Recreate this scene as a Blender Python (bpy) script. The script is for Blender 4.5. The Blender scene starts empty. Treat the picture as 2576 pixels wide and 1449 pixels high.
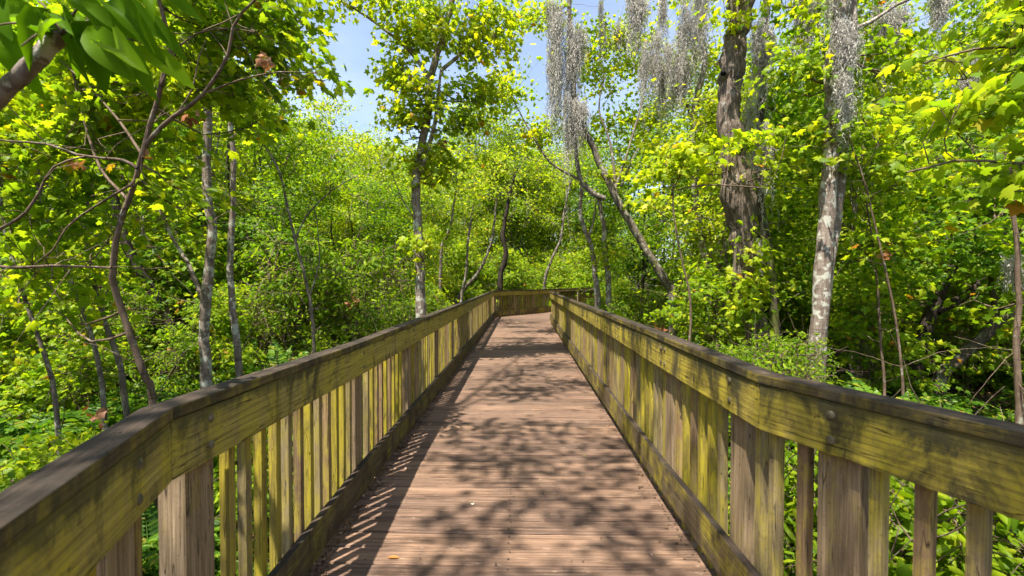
import bpy, bmesh, math, random
import numpy as np
from mathutils import Vector, Matrix

R = math.radians
rng = np.random.default_rng(7)
random.seed(7)
sc = bpy.context.scene
COL = sc.collection
CAM_Z = 1.5

# ------------------------------------------------------------------ helpers
def link(o, parent=None):
    COL.objects.link(o)
    if parent is not None:
        o.parent = parent
    return o

def tag(o, label=None, cat=None, group=None, kind=None):
    if label: o['label'] = label
    if cat: o['category'] = cat
    if group: o['group'] = group
    if kind: o['kind'] = kind
    return o

def empty(name, loc=(0, 0, 0), rz=0.0):
    o = bpy.data.objects.new(name, None)
    o.empty_display_size = 0.2
    COL.objects.link(o)
    o.location = loc
    o.rotation_euler = (0, 0, rz)
    return o

def copy_tree(o, parent=None):
    c = o.copy()
    COL.objects.link(c)
    c.parent = parent
    for ch in list(o.children):
        copy_tree(ch, c)
    return c

def mesh_np(name, V, F, mat, smooth=False):
    """V (n,3) float array, F (m,k) int array of uniform polygons, or list of such arrays"""
    me = bpy.data.meshes.new(name)
    if not isinstance(F, list):
        F = [F]
    F = [f for f in F if len(f)]
    V = np.asarray(V, dtype=np.float32)
    me.vertices.add(len(V))
    me.vertices.foreach_set('co', V.ravel())
    loops = np.concatenate([f.ravel() for f in F]).astype(np.int32)
    tot = np.concatenate([np.full(len(f), f.shape[1], np.int32) for f in F])
    start = np.concatenate([[0], np.cumsum(tot)[:-1]]).astype(np.int32)
    me.loops.add(len(loops))
    me.loops.foreach_set('vertex_index', loops)
    me.polygons.add(len(tot))
    me.polygons.foreach_set('loop_start', start)
    try:
        me.polygons.foreach_set('loop_total', tot)
    except Exception:
        pass
    if smooth:
        me.polygons.foreach_set('use_smooth', np.ones(len(tot), dtype=bool))
    me.update(calc_edges=True)
    me.validate()
    if mat is not None:
        me.materials.append(mat)
    return me

def W(px, py, D):
    """a point at distance D ahead seen at a place given in the 2576 px wide photograph"""
    return Vector(((px - 1308.0) / 1145.0 * D, D, CAM_Z - (py - 705.7) / 1145.0 * D))

# ------------------------------------------------------------------ materials
class NT:
    def __init__(s, name):
        s.m = bpy.data.materials.new(name)
        s.m.use_nodes = True
        s.t = s.m.node_tree
        s.t.nodes.clear()
        s.out = s.t.nodes.new('ShaderNodeOutputMaterial')
    def n(s, typ, **kw):
        nd = s.t.nodes.new(typ)
        for k, v in kw.items():
            if k.startswith('i_'):
                key = k[2:]
                nd.inputs[int(key) if key.isdigit() else key.replace('_', ' ')].default_value = v
            else:
                setattr(nd, k, v)
        return nd
    def l(s, a, b):
        s.t.links.new(a, b)
    def ramp(s, fac, stops, interp='LINEAR'):
        nd = s.t.nodes.new('ShaderNodeValToRGB')
        cr = nd.color_ramp
        cr.interpolation = interp
        while len(cr.elements) > 1:
            cr.elements.remove(cr.elements[-1])
        for i, (p, c) in enumerate(stops):
            e = cr.elements[0] if i == 0 else cr.elements.new(p)
            e.position = p
            if not isinstance(c, (tuple, list)): c = (c, c, c)
            e.color = (c[0], c[1], c[2], 1)
        s.l(fac, nd.inputs[0])
        return nd.outputs[0]
    def mix(s, fac, a, b, mode='MIX'):
        nd = s.t.nodes.new('ShaderNodeMix')
        nd.data_type = 'RGBA'; nd.blend_type = mode
        for sock, v in ((nd.inputs[0], fac), (nd.inputs[6], a), (nd.inputs[7], b)):
            if hasattr(v, 'is_linked') or hasattr(v, 'links'):
                s.l(v, sock)
            elif isinstance(v, (tuple, list)):
                sock.default_value = (v[0], v[1], v[2], 1)
            else:
                sock.default_value = v
        return nd.outputs[2]
    def math(s, op, a, b=None, clamp=False):
        nd = s.t.nodes.new('ShaderNodeMath'); nd.operation = op; nd.use_clamp = clamp
        for i, v in enumerate((a, b)):
            if v is None: continue
            if hasattr(v, 'links'): s.l(v, nd.inputs[i])
            else: nd.inputs[i].default_value = v
        return nd.outputs[0]
    def noise(s, vec, scale=1.0, detail=4, rough=.55, dist=0.0):
        nd = s.n('ShaderNodeTexNoise')
        nd.inputs['Scale'].default_value = scale
        nd.inputs['Detail'].default_value = detail
        nd.inputs['Roughness'].default_value = rough
        nd.inputs['Distortion'].default_value = dist
        s.l(vec, nd.inputs['Vector'])
        return nd.outputs[0]
    def coords(s, offset=True, island=False):
        tc = s.n('ShaderNodeTexCoord')
        v = tc.outputs['Object']
        if offset or island:
            if island:
                g = s.n('ShaderNodeNewGeometry'); rv = g.outputs['Random Per Island']
            else:
                g = s.n('ShaderNodeObjectInfo'); rv = g.outputs['Random']
            mul = s.math('MULTIPLY', rv, 57.0)
            cmb = s.n('ShaderNodeCombineXYZ')
            s.l(mul, cmb.inputs[0]); s.l(mul, cmb.inputs[1]); s.l(mul, cmb.inputs[2])
            add = s.n('ShaderNodeVectorMath', operation='ADD')
            s.l(v, add.inputs[0]); s.l(cmb.outputs[0], add.inputs[1])
            s.rand = rv
            return add.outputs[0]
        return v
    def mapv(s, v, scale):
        mp = s.n('ShaderNodeMapping')
        mp.inputs['Scale'].default_value = scale
        s.l(v, mp.inputs['Vector'])
        return mp.outputs[0]
    def done(s, color, rough=.8, bump=None, bstr=.5, bdist=.005, spec=.25):
        p = s.n('ShaderNodeBsdfPrincipled')
        if hasattr(color, 'links'): s.l(color, p.inputs['Base Color'])
        else: p.inputs['Base Color'].default_value = (*color, 1)
        if hasattr(rough, 'links'): s.l(rough, p.inputs['Roughness'])
        else: p.inputs['Roughness'].default_value = rough
        p.inputs['Specular IOR Level'].default_value = spec
        if bump is not None:
            b = s.n('ShaderNodeBump')
            b.inputs['Strength'].default_value = bstr
            b.inputs['Distance'].default_value = bdist
            s.l(bump, b.inputs['Height'])
            s.l(b.outputs[0], p.inputs['Normal'])
        s.l(p.outputs[0], s.out.inputs[0])
        return s.m

def wood(name, dark, light, algae=(.30, .27, .02), algae_lo=.45, algae_hi=.6, stain_lo=.58, stain_hi=.75,
         axis=0, island=False, stain=(.03, .026, .02), stain_amt=.85, drip=True, fine=1.0, crack=.9, rnd_light=.0, grime=False):
    t = NT(name)
    v = t.coords(island=island)
    al = [34.0 * fine, 34.0 * fine, 34.0 * fine]; al[axis] = 1.3
    g1 = t.noise(t.mapv(v, tuple(al)), 1.0, 6, .62, .6)
    al2 = [150.0, 150.0, 150.0]; al2[axis] = 5.0
    g2 = t.noise(t.mapv(v, tuple(al2)), 1.0, 3, .6)
    al3 = [30.0, 30.0, 30.0]; al3[axis] = .9
    ck = t.noise(t.mapv(v, tuple(al3)), 1.0, 2, .5, 1.2)
    crackv = t.ramp(ck, [(.0, 0), (.492, 0), (.5, 1), (.508, 0), (1, 0)])
    base = t.mix(t.ramp(g1, [(.3, 0), (.68, 1)]), dark, light)
    wv = t.n('ShaderNodeTexWave', wave_type='BANDS', bands_direction='Z' if axis == 0 else 'X', wave_profile='SAW')
    wv.inputs['Scale'].default_value = 13.0 if axis == 0 else 22.0
    wv.inputs['Distortion'].default_value = 5.5; wv.inputs['Detail'].default_value = 3.0; wv.inputs['Detail Scale'].default_value = .9
    wm = [1., 1., 1.]; wm[axis] = .16
    t.l(t.mapv(v, tuple(wm)), wv.inputs['Vector'])
    ring = wv.outputs['Fac']
    base = t.mix(t.ramp(g2, [(.35, .55), (.7, 0)]), base, tuple(c * .45 for c in dark))
    if rnd_light:
        rr = t.ramp(t.rand, [(0, 1 - rnd_light), (1, 1 + rnd_light)])
        # tone of each piece of timber
        base = t.mix(1.0, base, t.ramp(t.rand, [(0, .55), (.5, .85), (1, 1.0)]), 'MULTIPLY')
    sc3 = [3.2, 3.2, 3.2]
    if drip and axis == 0: sc3 = [7.0, 3.0, 1.6]
    if drip and axis == 2: sc3 = [9.0, 9.0, 3.2]
    a1 = t.noise(t.mapv(v, tuple(sc3)), 1.25, 8, .74)
    am = t.ramp(a1, [(algae_lo, 0), (algae_hi, 1)])
    am = t.math('MULTIPLY', am, t.ramp(g1, [(.3, .35), (.62, .95)]))
    col = t.mix(am, base, algae)
    col = t.mix(t.math('MULTIPLY', t.ramp(ring, [(.55, 0), (.95, 1)]), .55), col, tuple(c * .35 for c in light))
    spk = t.noise(v, 70.0, 4, .7)
    col = t.mix(t.ramp(spk, [(.60, 0), (.72, .22)]), col, tuple(min(1, c * 1.4) for c in light))
    col = t.mix(t.ramp(spk, [(.30, .6), (.40, 0)]), col, tuple(c * .35 for c in dark))
    s1 = t.noise(t.mapv(v, (5.0, 4.0, 2.6) if axis == 0 else (4., 4., 3.)), 1.3, 6, .7, .4)
    sm = t.math('MULTIPLY', t.ramp(s1, [(stain_lo, 0), (stain_hi, 1)]), stain_amt)
    col = t.mix(sm, col, stain)
    if grime:   # old dirt caught in the joint under the cap, ragged lower edge
        tc = t.n('ShaderNodeTexCoord'); sx = t.n('ShaderNodeSeparateXYZ'); t.l(tc.outputs['Object'], sx.inputs[0])
        zz = t.math('ADD', sx.outputs[2], t.math('MULTIPLY', t.math('SUBTRACT', s1, .5), .22))
        gm = t.ramp(zz, [(0, 0), (.985, 0), (1.0, 1)])
        zz2 = t.math('MULTIPLY', zz, .94)
        gm = t.ramp(zz2, [(0, 0), (.955, 0), (1.0, .8)])
        col = t.mix(gm, col, (.05, .045, .02))
    col = t.mix(t.math('MULTIPLY', crackv, crack), col, (.012, .01, .008))
    h = t.math('SUBTRACT', t.math('ADD', t.math('MULTIPLY', g1, .6), t.math('MULTIPLY', g2, .8)), t.math('ADD', crackv, t.math('MULTIPLY', ring, .35)))
    return t.done(col, .78, h, .7, .004, .2)

M = {}
M['fascia'] = wood('algae_board', (.19, .135, .03), (.47, .36, .10), (.43, .345, .025), .34, .58, .46, .60, grime=True)
M['fascia_left'] = wood('algae_board_shaded_side', (.22, .165, .045), (.50, .39, .13), (.42, .345, .025), .38, .60, .54, .70, grime=True)  # albedo raised in place of light bounced onto the left boards
M['cap'] = wood('weathered_cap', (.024, .017, .012), (.125, .088, .064), (.055, .05, .015), .56, .72, .42, .60, stain=(.018, .015, .011), stain_amt=.85, drip=False)
M['cap_edge'] = wood('cap_edge_board', (.06, .042, .02), (.22, .155, .06), (.25, .20, .02), .44, .62, .44, .60)
M['toe'] = wood('toe_board_wood', (.075, .052, .028), (.25, .18, .10), (.36, .29, .02), .45, .58, .48, .66, stain=(.03, .023, .016), drip=False)
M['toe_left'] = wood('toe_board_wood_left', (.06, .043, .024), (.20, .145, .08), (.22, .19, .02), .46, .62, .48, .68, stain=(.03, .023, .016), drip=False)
M['post'] = wood('post_wood', (.19, .128, .066), (.46, .335, .205), (.33, .27, .04), .54, .72, .62, .8, axis=2, fine=.8)
M['baluster_a'] = wood('baluster_wood_green', (.20, .145, .04), (.43, .325, .12), (.42, .34, .02), .34, .54, .58, .76, axis=2, fine=1.2, rnd_light=.3)
M['baluster_b'] = wood('baluster_wood_brown', (.24, .145, .065), (.50, .335, .185), (.38, .31, .03), .48, .64, .62, .8, axis=2, fine=1.2, rnd_light=.3)
M['baluster_c'] = wood('baluster_wood_grey', (.22, .16, .075), (.47, .365, .20), (.38, .31, .03), .44, .62, .58, .76, axis=2, fine=1.2, rnd_light=.3)
M['frame'] = wood('joist_wood', (.05, .04, .03), (.11, .085, .06), (.08, .08, .02), .5, .7, .5, .7)

def deck_mat():
    t = NT('deck_board_wood')
    v = t.coords(island=True)
    g1 = t.noise(t.mapv(v, (1.1, 26, 26)), 1.0, 7, .66, .5)
    g2 = t.noise(t.mapv(v, (4.0, 110, 60)), 1.0, 4, .65)
    g3 = t.noise(t.mapv(v, (.5, 55, 20)), 1.0, 3, .5, .8)
    col = t.ramp(g1, [(.25, (.085, .048, .031)), (.5, (.195, .122, .083)), (.78, (.285, .19, .135))])
    col = t.mix(t.ramp(g2, [(.36, .6), (.54, 0)]), col, (.06, .036, .025))
    groove = t.ramp(g3, [(0, 0), (.43, 0), (.47, 1), (.5, 0), (1, 0)])
    col = t.mix(t.math('MULTIPLY', groove, .38), col, (.03, .018, .014))
    tone = t.ramp(t.rand, [(0, (.5, .49, .48)), (.35, (.85, .83, .82)), (.7, (1.0, .97, .95)), (1, (1.2, 1.16, 1.08))])
    col = t.mix(1.0, col, tone, 'MULTIPLY')
    big = t.noise(t.mapv(v, (2.0, 2.0, 1)), 1.3, 5, .65)
    col = t.mix(t.ramp(big, [(.5, 0), (.75, .5)]), col, (.08, .055, .045))
    # flecks of pale splinters
    fl = t.noise(t.mapv(v, (14, 130, 30)), 1.0, 2, .5)
    col = t.mix(t.ramp(fl, [(.66, 0), (.75, .6)]), col, (.48, .35, .24))
    h = t.math('SUBTRACT', t.math('ADD', g1, t.math('MULTIPLY', g2, .7)), groove)
    return t.done(col, .72, h, .8, .004, .25)
M['deck'] = deck_mat()

def leaf_mat(name, stops, trans=.56, gloss=.15, tcol=1.25, hue_noise=True):
    t = NT(name)
    g = t.n('ShaderNodeNewGeometry')
    r = g.outputs['Random Per Island']
    oi = t.n('ShaderNodeObjectInfo')
    col = t.ramp(r, stops)
    tc = t.n('ShaderNodeTexCoord')
    nz = t.noise(tc.outputs['Object'], .9, 2, .5)
    col = t.mix(1.0, col, t.ramp(nz, [(.3, (.68, .8, .8)), (.5, (1, 1, 1)), (.7, (1.2, 1.08, .7))]), 'MULTIPLY')
    p = t.n('ShaderNodeBsdfPrincipled')
    p.inputs['Roughness'].default_value = .42
    p.inputs['Specular IOR Level'].default_value = gloss
    t.l(col, p.inputs['Base Color'])
    tr = t.n('ShaderNodeBsdfTranslucent')
    tcn = t.mix(1.0, col, (tcol * 1.35, tcol * 1.32, .6), 'MULTIPLY')
    t.l(tcn, tr.inputs[0])
    ms = t.n('ShaderNodeMixShader')
    ms.inputs[0].default_value = trans
    t.l(p.outputs[0], ms.inputs[1]); t.l(tr.outputs[0], ms.inputs[2])
    t.l(ms.outputs[0], t.out.inputs[0])
    return t.m

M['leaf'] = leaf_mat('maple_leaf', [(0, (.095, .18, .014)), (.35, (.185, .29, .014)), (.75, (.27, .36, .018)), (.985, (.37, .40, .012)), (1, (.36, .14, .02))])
M['leaf_yellow'] = leaf_mat('yellow_maple_leaf', [(0, (.15, .24, .014)), (.4, (.26, .36, .014)), (.8, (.36, .42, .02)), (.99, (.44, .45, .03)), (1, (.45, .14, .02))])  # yellower, paler tint of the maple leaf
M['leaf_dark'] = leaf_mat('dark_green_leaf', [(0, (.06, .14, .012)), (.5, (.13, .24, .012)), (.9, (.22, .33, .014)), (1, (.30, .36, .02))])  # duller, darker green leaf colour for some of the trees
M['leaf_small'] = leaf_mat('bush_leaf', [(0, (.09, .17, .008)), (.5, (.17, .27, .01)), (.9, (.27, .35, .015)), (1, (.36, .39, .03))])
M['leaf_broad'] = leaf_mat('broad_leaf', [(0, (.07, .15, .006)), (.6, (.11, .21, .006)), (1, (.17, .29, .008))], trans=.5, gloss=.02)
M['fern'] = leaf_mat('fern_frond', [(0, (.03, .085, .010)), (.5, (.07, .16, .012)), (.9, (.14, .235, .015)), (1, (.32, .24, .04))], trans=.4, gloss=.2)
M['dead'] = leaf_mat('dead_leaf', [(0, (.16, .06, .03)), (.6, (.28, .12, .06)), (1, (.42, .25, .17))], trans=.25, gloss=.2)
M['litter'] = leaf_mat('leaf_litter', [(0, (.05, .025, .012)), (.6, (.12, .065, .035)), (.9, (.22, .13, .08)), (1, (.33, .22, .16))], trans=.1, gloss=.2)

def bark(name, a, b, lichen, lich_lo=.55, lich_hi=.62, ridge=(26, 26, 5), band=True, bstr=.8, bdist=.012, green=None):
    t = NT(name)
    v = t.coords()
    r1 = t.noise(t.mapv(v, ridge), 1.0, 6, .65, .8)
    col = t.mix(t.ramp(r1, [(.35, 0), (.65, 1)]), a, b)
    if band:
        bd = t.noise(t.mapv(v, (4, 4, 38)), 1.0, 3, .6)
        col = t.mix(t.ramp(bd, [(.56, 0), (.68, .7)]), col, tuple(c * .45 for c in a))
    l1 = t.noise(v, 9.0, 5, .65)
    col = t.mix(t.ramp(l1, [(lich_lo, 0), (lich_hi, 1)]), col, lichen)
    if green:
        l2 = t.noise(t.mapv(v, (3, 3, 1.4)), 1.0, 4, .6)
        col = t.mix(t.ramp(l2, [(.5, 0), (.66, .8)]), col, green)
    h = t.math('ADD', r1, t.math('MULTIPLY', l1, .3))
    return t.done(col, .85, h, bstr, bdist, .15)
M['bark_light'] = bark('pale_bark', (.12, .085, .065), (.27, .22, .18), (.42, .41, .35), lich_lo=.52, lich_hi=.58, bstr=1.0)
M['bark_grey'] = bark('grey_bark', (.085, .065, .05), (.21, .175, .14), (.32, .31, .25), bstr=1.0)
M['bark_twig'] = bark('twig_bark', (.085, .055, .038), (.19, .135, .095), (.27, .26, .21), lich_lo=.6, lich_hi=.7, bdist=.003)
M['bark_dark'] = bark('dark_bark', (.018, .013, .010), (.055, .042, .032), (.09, .09, .06), lich_lo=.62, lich_hi=.7, ridge=(22, 22, 3), band=False, bdist=.03)
M['bark_rough'] = bark('rough_bark', (.045, .032, .024), (.27, .21, .165), (.38, .36, .31), lich_lo=.60, lich_hi=.70, ridge=(30, 30, 4.0), band=False, bstr=1.0, bdist=.05)
M['bark_mossy'] = bark('mossy_bark', (.035, .026, .019), (.10, .08, .06), (.15, .16, .10), ridge=(22, 22, 4), band=False, bdist=.03, green=(.10, .12, .02))

def moss_mat():
    t = NT('grey_hanging_moss')
    g = t.n('ShaderNodeNewGeometry')
    col = t.ramp(g.outputs['Random Per Island'], [(0, (.33, .31, .28)), (.5, (.52, .49, .44)), (1, (.72, .68, .62))])
    d = t.n('ShaderNodeBsdfDiffuse'); t.l(col, d.inputs[0])
    tr = t.n('ShaderNodeBsdfTranslucent'); t.l(col, tr.inputs[0])
    ms = t.n('ShaderNodeMixShader'); ms.inputs[0].default_value = .3
    t.l(d.outputs[0], ms.inputs[1]); t.l(tr.outputs[0], ms.inputs[2])
    t.l(ms.outputs[0], t.out.inputs[0])
    return t.m
M['moss'] = moss_mat()

def ground_mat():
    t = NT('forest_soil')
    v = t.coords(offset=False)
    n1 = t.noise(v, 7.0, 8, .7)
    n2 = t.noise(v, 45.0, 4, .7)
    col = t.ramp(n1, [(.3, (.018, .011, .008)), (.5, (.05, .03, .02)), (.7, (.10, .065, .042))])
    col = t.mix(t.ramp(n2, [(.5, 0), (.7, .6)]), col, (.15, .09, .06))
    n3 = t.noise(v, .5, 3, .6)
    col = t.mix(t.ramp(n3, [(.45, 0), (.65, .75)]), col, (.03, .05, .012))
    h = t.math('ADD', n1, n2)
    return t.done(col, .95, h, 1.0, .05, .1)
M['ground'] = ground_mat()

def bolt_mat():
    t = NT('galvanised_bolt')
    v = t.coords()
    n = t.noise(v, 60, 4, .6)
    col = t.ramp(n, [(.35, (.07, .055, .028)), (.65, (.17, .14, .085))])
    p = t.done(col, .7, n, .6, .003, .25)
    return p
M['bolt'] = bolt_mat()

# ------------------------------------------------------------------ ground, deck
def gh(x, y):
    x = np.asarray(x, float); y = np.asarray(y, float)
    h = -.62 + .10 * np.sin(x * .7 + 1.3) * np.cos(y * .55) + .06 * np.sin(x * 1.9 + y * 1.3)
    far = np.clip((np.hypot(x, y) - 25) / 60, 0, 1)
    return h + far * 1.2

def build_ground():
    xs = np.concatenate([np.linspace(-900, -60, 12, endpoint=False), np.linspace(-60, -14, 40, endpoint=False), np.linspace(-14, 14, 150), np.linspace(14, 60, 41)[1:], np.linspace(60, 900, 13)[1:]])
    ys = np.concatenate([np.linspace(-900, -30, 10, endpoint=False), np.linspace(-30, -4, 20, endpoint=False), np.linspace(-4, 26, 150), np.linspace(26, 80, 41)[1:], np.linspace(80, 900, 13)[1:]])
    X, Y = np.meshgrid(xs, ys)
    Z = gh(X, Y) + rng.normal(0, .012, X.shape)
    V = np.stack([X, Y, Z], -1).reshape(-1, 3)
    ny, nx = X.shape
    i = np.arange(ny - 1)[:, None] * nx + np.arange(nx - 1)[None, :]
    F = np.stack([i, i + 1, i + nx + 1, i + nx], -1).reshape(-1, 4)
    o = link(bpy.data.objects.new('ground', mesh_np('ground', V, F, M['ground'], True)))
    tag(o, 'dark brown forest floor of soil and leaf litter under the trees', kind='structure')
build_ground()

# rail lines (plan positions of the inner face of the boards) : x, y, z of the underside of the cap
AL, AR = R(20.5), R(22)
LEFT = [(-1.045 + 3.0 * math.sin(AL), 1.34 - 3.0 * math.cos(AL), 1.095), (-1.045, 1.34, 1.083), (-1.085, 3.20, 1.040), (-1.06, 8.0, 1.045), (-1.035, 18.4, 1.060)]
FAR = [(-1.035, 18.4, 1.060), (1.50, 21.6, 1.065), (3.9, 25.4, 1.07), (6.2, 29.0, 1.07)]
RIGHT = [(.955 + 3.4 * math.sin(AR), 1.83 - 3.4 * math.cos(AR), 1.090), (.955, 1.83, 1.090), (.945, 3.02, 1.096), (.985, 8.0, 1.085), (1.07, 16.3, 1.068), (3.3, 19.6, 1.07), (5.8, 23.5, 1.07)]

def interp_x(line, y):
    pts = sorted(line, key=lambda p: p[1])
    if y <= pts[0][1]: return pts[0][0]
    for a, b in zip(pts, pts[1:]):
        if a[1] <= y <= b[1]:
            return a[0] + (b[0] - a[0]) * (y - a[1]) / (b[1] - a[1])
    return pts[-1][0]

def build_deck():
    V = []; F = []
    y = -1.3; SCREW = []
    full_left = LEFT + FAR[1:]
    k = 0
    while y < 26:
        w = .142 + random.uniform(-.004, .003)
        gap = random.choice([.008, .010, .013, .017])
        y2 = y + w
        z = random.uniform(-.004, .002)
        tilt = random.uniform(-.002, .002)
        xl0, xl1 = interp_x(full_left, y) - .075, interp_x(full_left, y2) - .075
        xr0, xr1 = interp_x(RIGHT, y) + .075, interp_x(RIGHT, y2) + .075
        n = 14
        base = len(V)
        c = .004
        sag = [random.uniform(-.0015, .0015) for _ in range(n + 1)]
        prof = [(0, -.038), (0, -c), (c, 0), (1 - c, 0), (1, -c), (1, -.038)]
        prof = [(0.0, -.038), (0.0, -.010), (.05, 0.0), (.95, 0.0), (1.0, -.010), (1.0, -.038)]
        for i in range(n + 1):
            u = i / n
            for a, dz in prof:
                xl = xl0 + (xl1 - xl0) * a; xr = xr0 + (xr1 - xr0) * a
                V.append((xl + (xr - xl) * u, y + w * a + sag[i] * .6, z + dz + tilt * (a - .5) + sag[i]))
        m = len(prof)
        for i in range(n):
            for j in range(m - 1):
                a = base + i * m + j
                F.append((a, a + 1, a + m + 1, a + m))
        F.append(tuple(base + j for j in range(m)))
        F.append(tuple(base + n * m + j for j in reversed(range(m))))
        for sx in (.035, .5, .965):
            for sy in (.25, .75):
                cx = xl0 + (xr0 - xl0) * sx + random.uniform(-.008, .008); cy = y + w * sy + random.uniform(-.006, .006)
                b0 = len(V)
                for a in range(6): V.append((cx + .0055 * math.cos(a * 1.047), cy + .0055 * math.sin(a * 1.047), .0048))
                F.append(tuple(range(b0, b0 + 6))); SCREW.append(len(F) - 1)
        y = y2 + gap
        k += 1
    me = bpy.data.meshes.new('boardwalk_deck')
    me.from_pydata(V, [], F)
    me.materials.append(M['deck']); me.materials.append(NT('rusty_screw').done((.02, .012, .008), .8))
    for i in SCREW: me.polygons[i].material_index = 1
    o = link(bpy.data.objects.new('boardwalk_deck', me))
    tag(o, 'reddish brown weathered plank deck of the boardwalk', kind='structure')
    # the joists under the deck
    V = []; F = []
    for line, s in ((full_left, -1), (RIGHT, 1), (None, 0)):
        pts = line if line else [(0.5, -1.2, 0), (0, 1.5, 0), (0, 17, 0), (3.2, 22, 0)]
        for a, b in zip(pts, pts[1:]):
            ax, ay, bx, by = a[0], a[1], b[0], b[1]
            d = Vector((bx - ax, by - ay)).normalized(); nx, ny = d.y, -d.x
            if nx * s < 0: nx, ny = -nx, -ny
            o0, o1 = (.03, .072) if s else (-.02, .02)
            k = len(V)
            for (x, y_) in ((ax, ay), (bx, by)):
                for oo in (o0, o1):
                    for z in (-.26, -.042):
                        V.append((x + nx * oo, y_ + ny * oo, z))
            for f in ((0, 1, 3, 2), (4, 6, 7, 5), (0, 4, 5, 1), (2, 3, 7, 6), (0, 2, 6, 4), (1, 5, 7, 3)):
                F.append(tuple(k + q for q in f))
    me = bpy.data.meshes.new('boardwalk_joists'); me.from_pydata(V, [], F); me.materials.append(M['frame'])
    tag(link(bpy.data.objects.new('boardwalk_joists', me)), 'dark timber joists under the deck boards', kind='structure')
build_deck()

# ------------------------------------------------------------------ railings
def offset_line(pts, d, side):
    """offset the plan polyline outwards by d (side -1: left of travel away from camera, +1: right)"""
    out = []
    n = len(pts)
    for i in range(n):
        ns = []
        for a, b in ((i - 1, i), (i, i + 1)):
            if a < 0 or b >= n: continue
            dv = Vector((pts[b][0] - pts[a][0], pts[b][1] - pts[a][1])).normalized()
            ns.append(Vector((dv.y, -dv.x)) * side)
        if len(ns) == 2:
            m = (ns[0] + ns[1]).normalized()
            m = m / max(.3, m.dot(ns[0]))
        else:
            m = ns[0]
        out.append(Vector((pts[i][0] + m.x * d, pts[i][1] + m.y * d)))
    return out

def board(name, A, B, o0, o1, zlo, zhi, side, pts, ia, mat, parent, gap=.0015, mat_top=None, wob=.003):
    """prism between stations A,B (t along segment ia of pts) from outward offset o0 to o1 and between heights relative to cap underside"""
    P0 = offset_line(pts, o0, side); P1 = offset_line(pts, o1, side)
    a3, b3 = pts[ia], pts[ia + 1]
    L = math.hypot(b3[0] - a3[0], b3[1] - a3[1])
    dx = Vector(((b3[0] - a3[0]) / L, (b3[1] - a3[1]) / L))
    nrm = Vector((dx.y, -dx.x)) * side
    rows = []
    def station(t, end):
        res = []
        for P, off in ((P0, o0), (P1, o1)):
            if end == 'a' and t <= 1e-6: q = P[ia] + dx * gap
            elif end == 'b' and t >= 1 - 1e-6: q = P[ia + 1] - dx * gap
            else:
                q = Vector((a3[0], a3[1])) + dx * (L * t) + nrm * off
                q += dx * (gap if end == 'a' else -gap if end == 'b' else 0)
            res.append(q)
        return res
    n = max(1, int(L * (B - A) / .35))
    org = Vector((a3[0], a3[1], 0)) + Vector((dx.x, dx.y, 0)) * (L * A)
    rot = math.atan2(dx.y, dx.x)
    inv = (Matrix.Translation(org) @ Matrix.Rotation(rot, 4, 'Z')).inverted()
    bm = bmesh.new()
    prev = None
    for i in range(n + 1):
        t = A + (B - A) * i / n
        e = 'a' if i == 0 else 'b' if i == n else ''
        q0, q1 = station(t, e)
        z = a3[2] + (b3[2] - a3[2]) * t + (random.uniform(-wob, wob) if 0 < i < n else 0)
        w = random.uniform(-.0015, .0015) if 0 < i < n else 0
        cs = [(q0.x + w, q0.y, zlo(z)), (q1.x + w, q1.y, zlo(z)), (q1.x + w, q1.y, zhi(z)), (q0.x + w, q0.y, zhi(z))]
        ring = [bm.verts.new(inv @ Vector(c)) for c in cs]
        if prev:
            for j in range(4):
                bm.faces.new((prev[j], prev[(j + 1) % 4], ring[(j + 1) % 4], ring[j]))
        else:
            bm.faces.new(ring[::-1])
        prev = ring
    bm.faces.new(prev)
    bmesh.ops.recalc_face_normals(bm, faces=bm.faces)
    es = [e for e in bm.edges if len(e.link_faces) == 2 and e.calc_face_angle(0) > .6]
    bmesh.ops.bevel(bm, geom=es, offset=.004, segments=2, affect='EDGES', profile=.6)
    me = bpy.data.meshes.new(name)
    me.materials.append(mat)
    if mat_top:
        me.materials.append(mat_top)
        for f in bm.faces:
            if f.normal.z > .6: f.material_index = 1
    bm.to_mesh(me); bm.free()
    o = link(bpy.data.objects.new(name, me), parent)
    o.location = org; o.rotation_euler = (0, 0, rot)
    return o

def box_mesh(name, sx, sy, z0, z1, mat, bev=.003, n=4, wob=.0012):
    bm = bmesh.new()
    prev = None
    for i in range(n + 1):
        z = z0 + (z1 - z0) * i / n
        ox, oy = (random.uniform(-wob, wob), random.uniform(-wob, wob))
        ring = [bm.verts.new((x * sx / 2 + ox, y * sy / 2 + oy, z)) for x, y in ((-1, -1), (1, -1), (1, 1), (-1, 1))]
        if prev:
            for j in range(4):
                bm.faces.new((prev[j], prev[(j + 1) % 4], ring[(j + 1) % 4], ring[j]))
        else:
            bm.faces.new(ring[::-1])
        prev = ring
    bm.faces.new(prev)
    es = [e for e in bm.edges if e.calc_face_angle(0) > .6]
    bmesh.ops.bevel(bm, geom=es, offset=bev, segments=1, affect='EDGES')
    me = bpy.data.meshes.new(name); bm.to_mesh(me); bm.free(); me.materials.append(mat)
    return me

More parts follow.
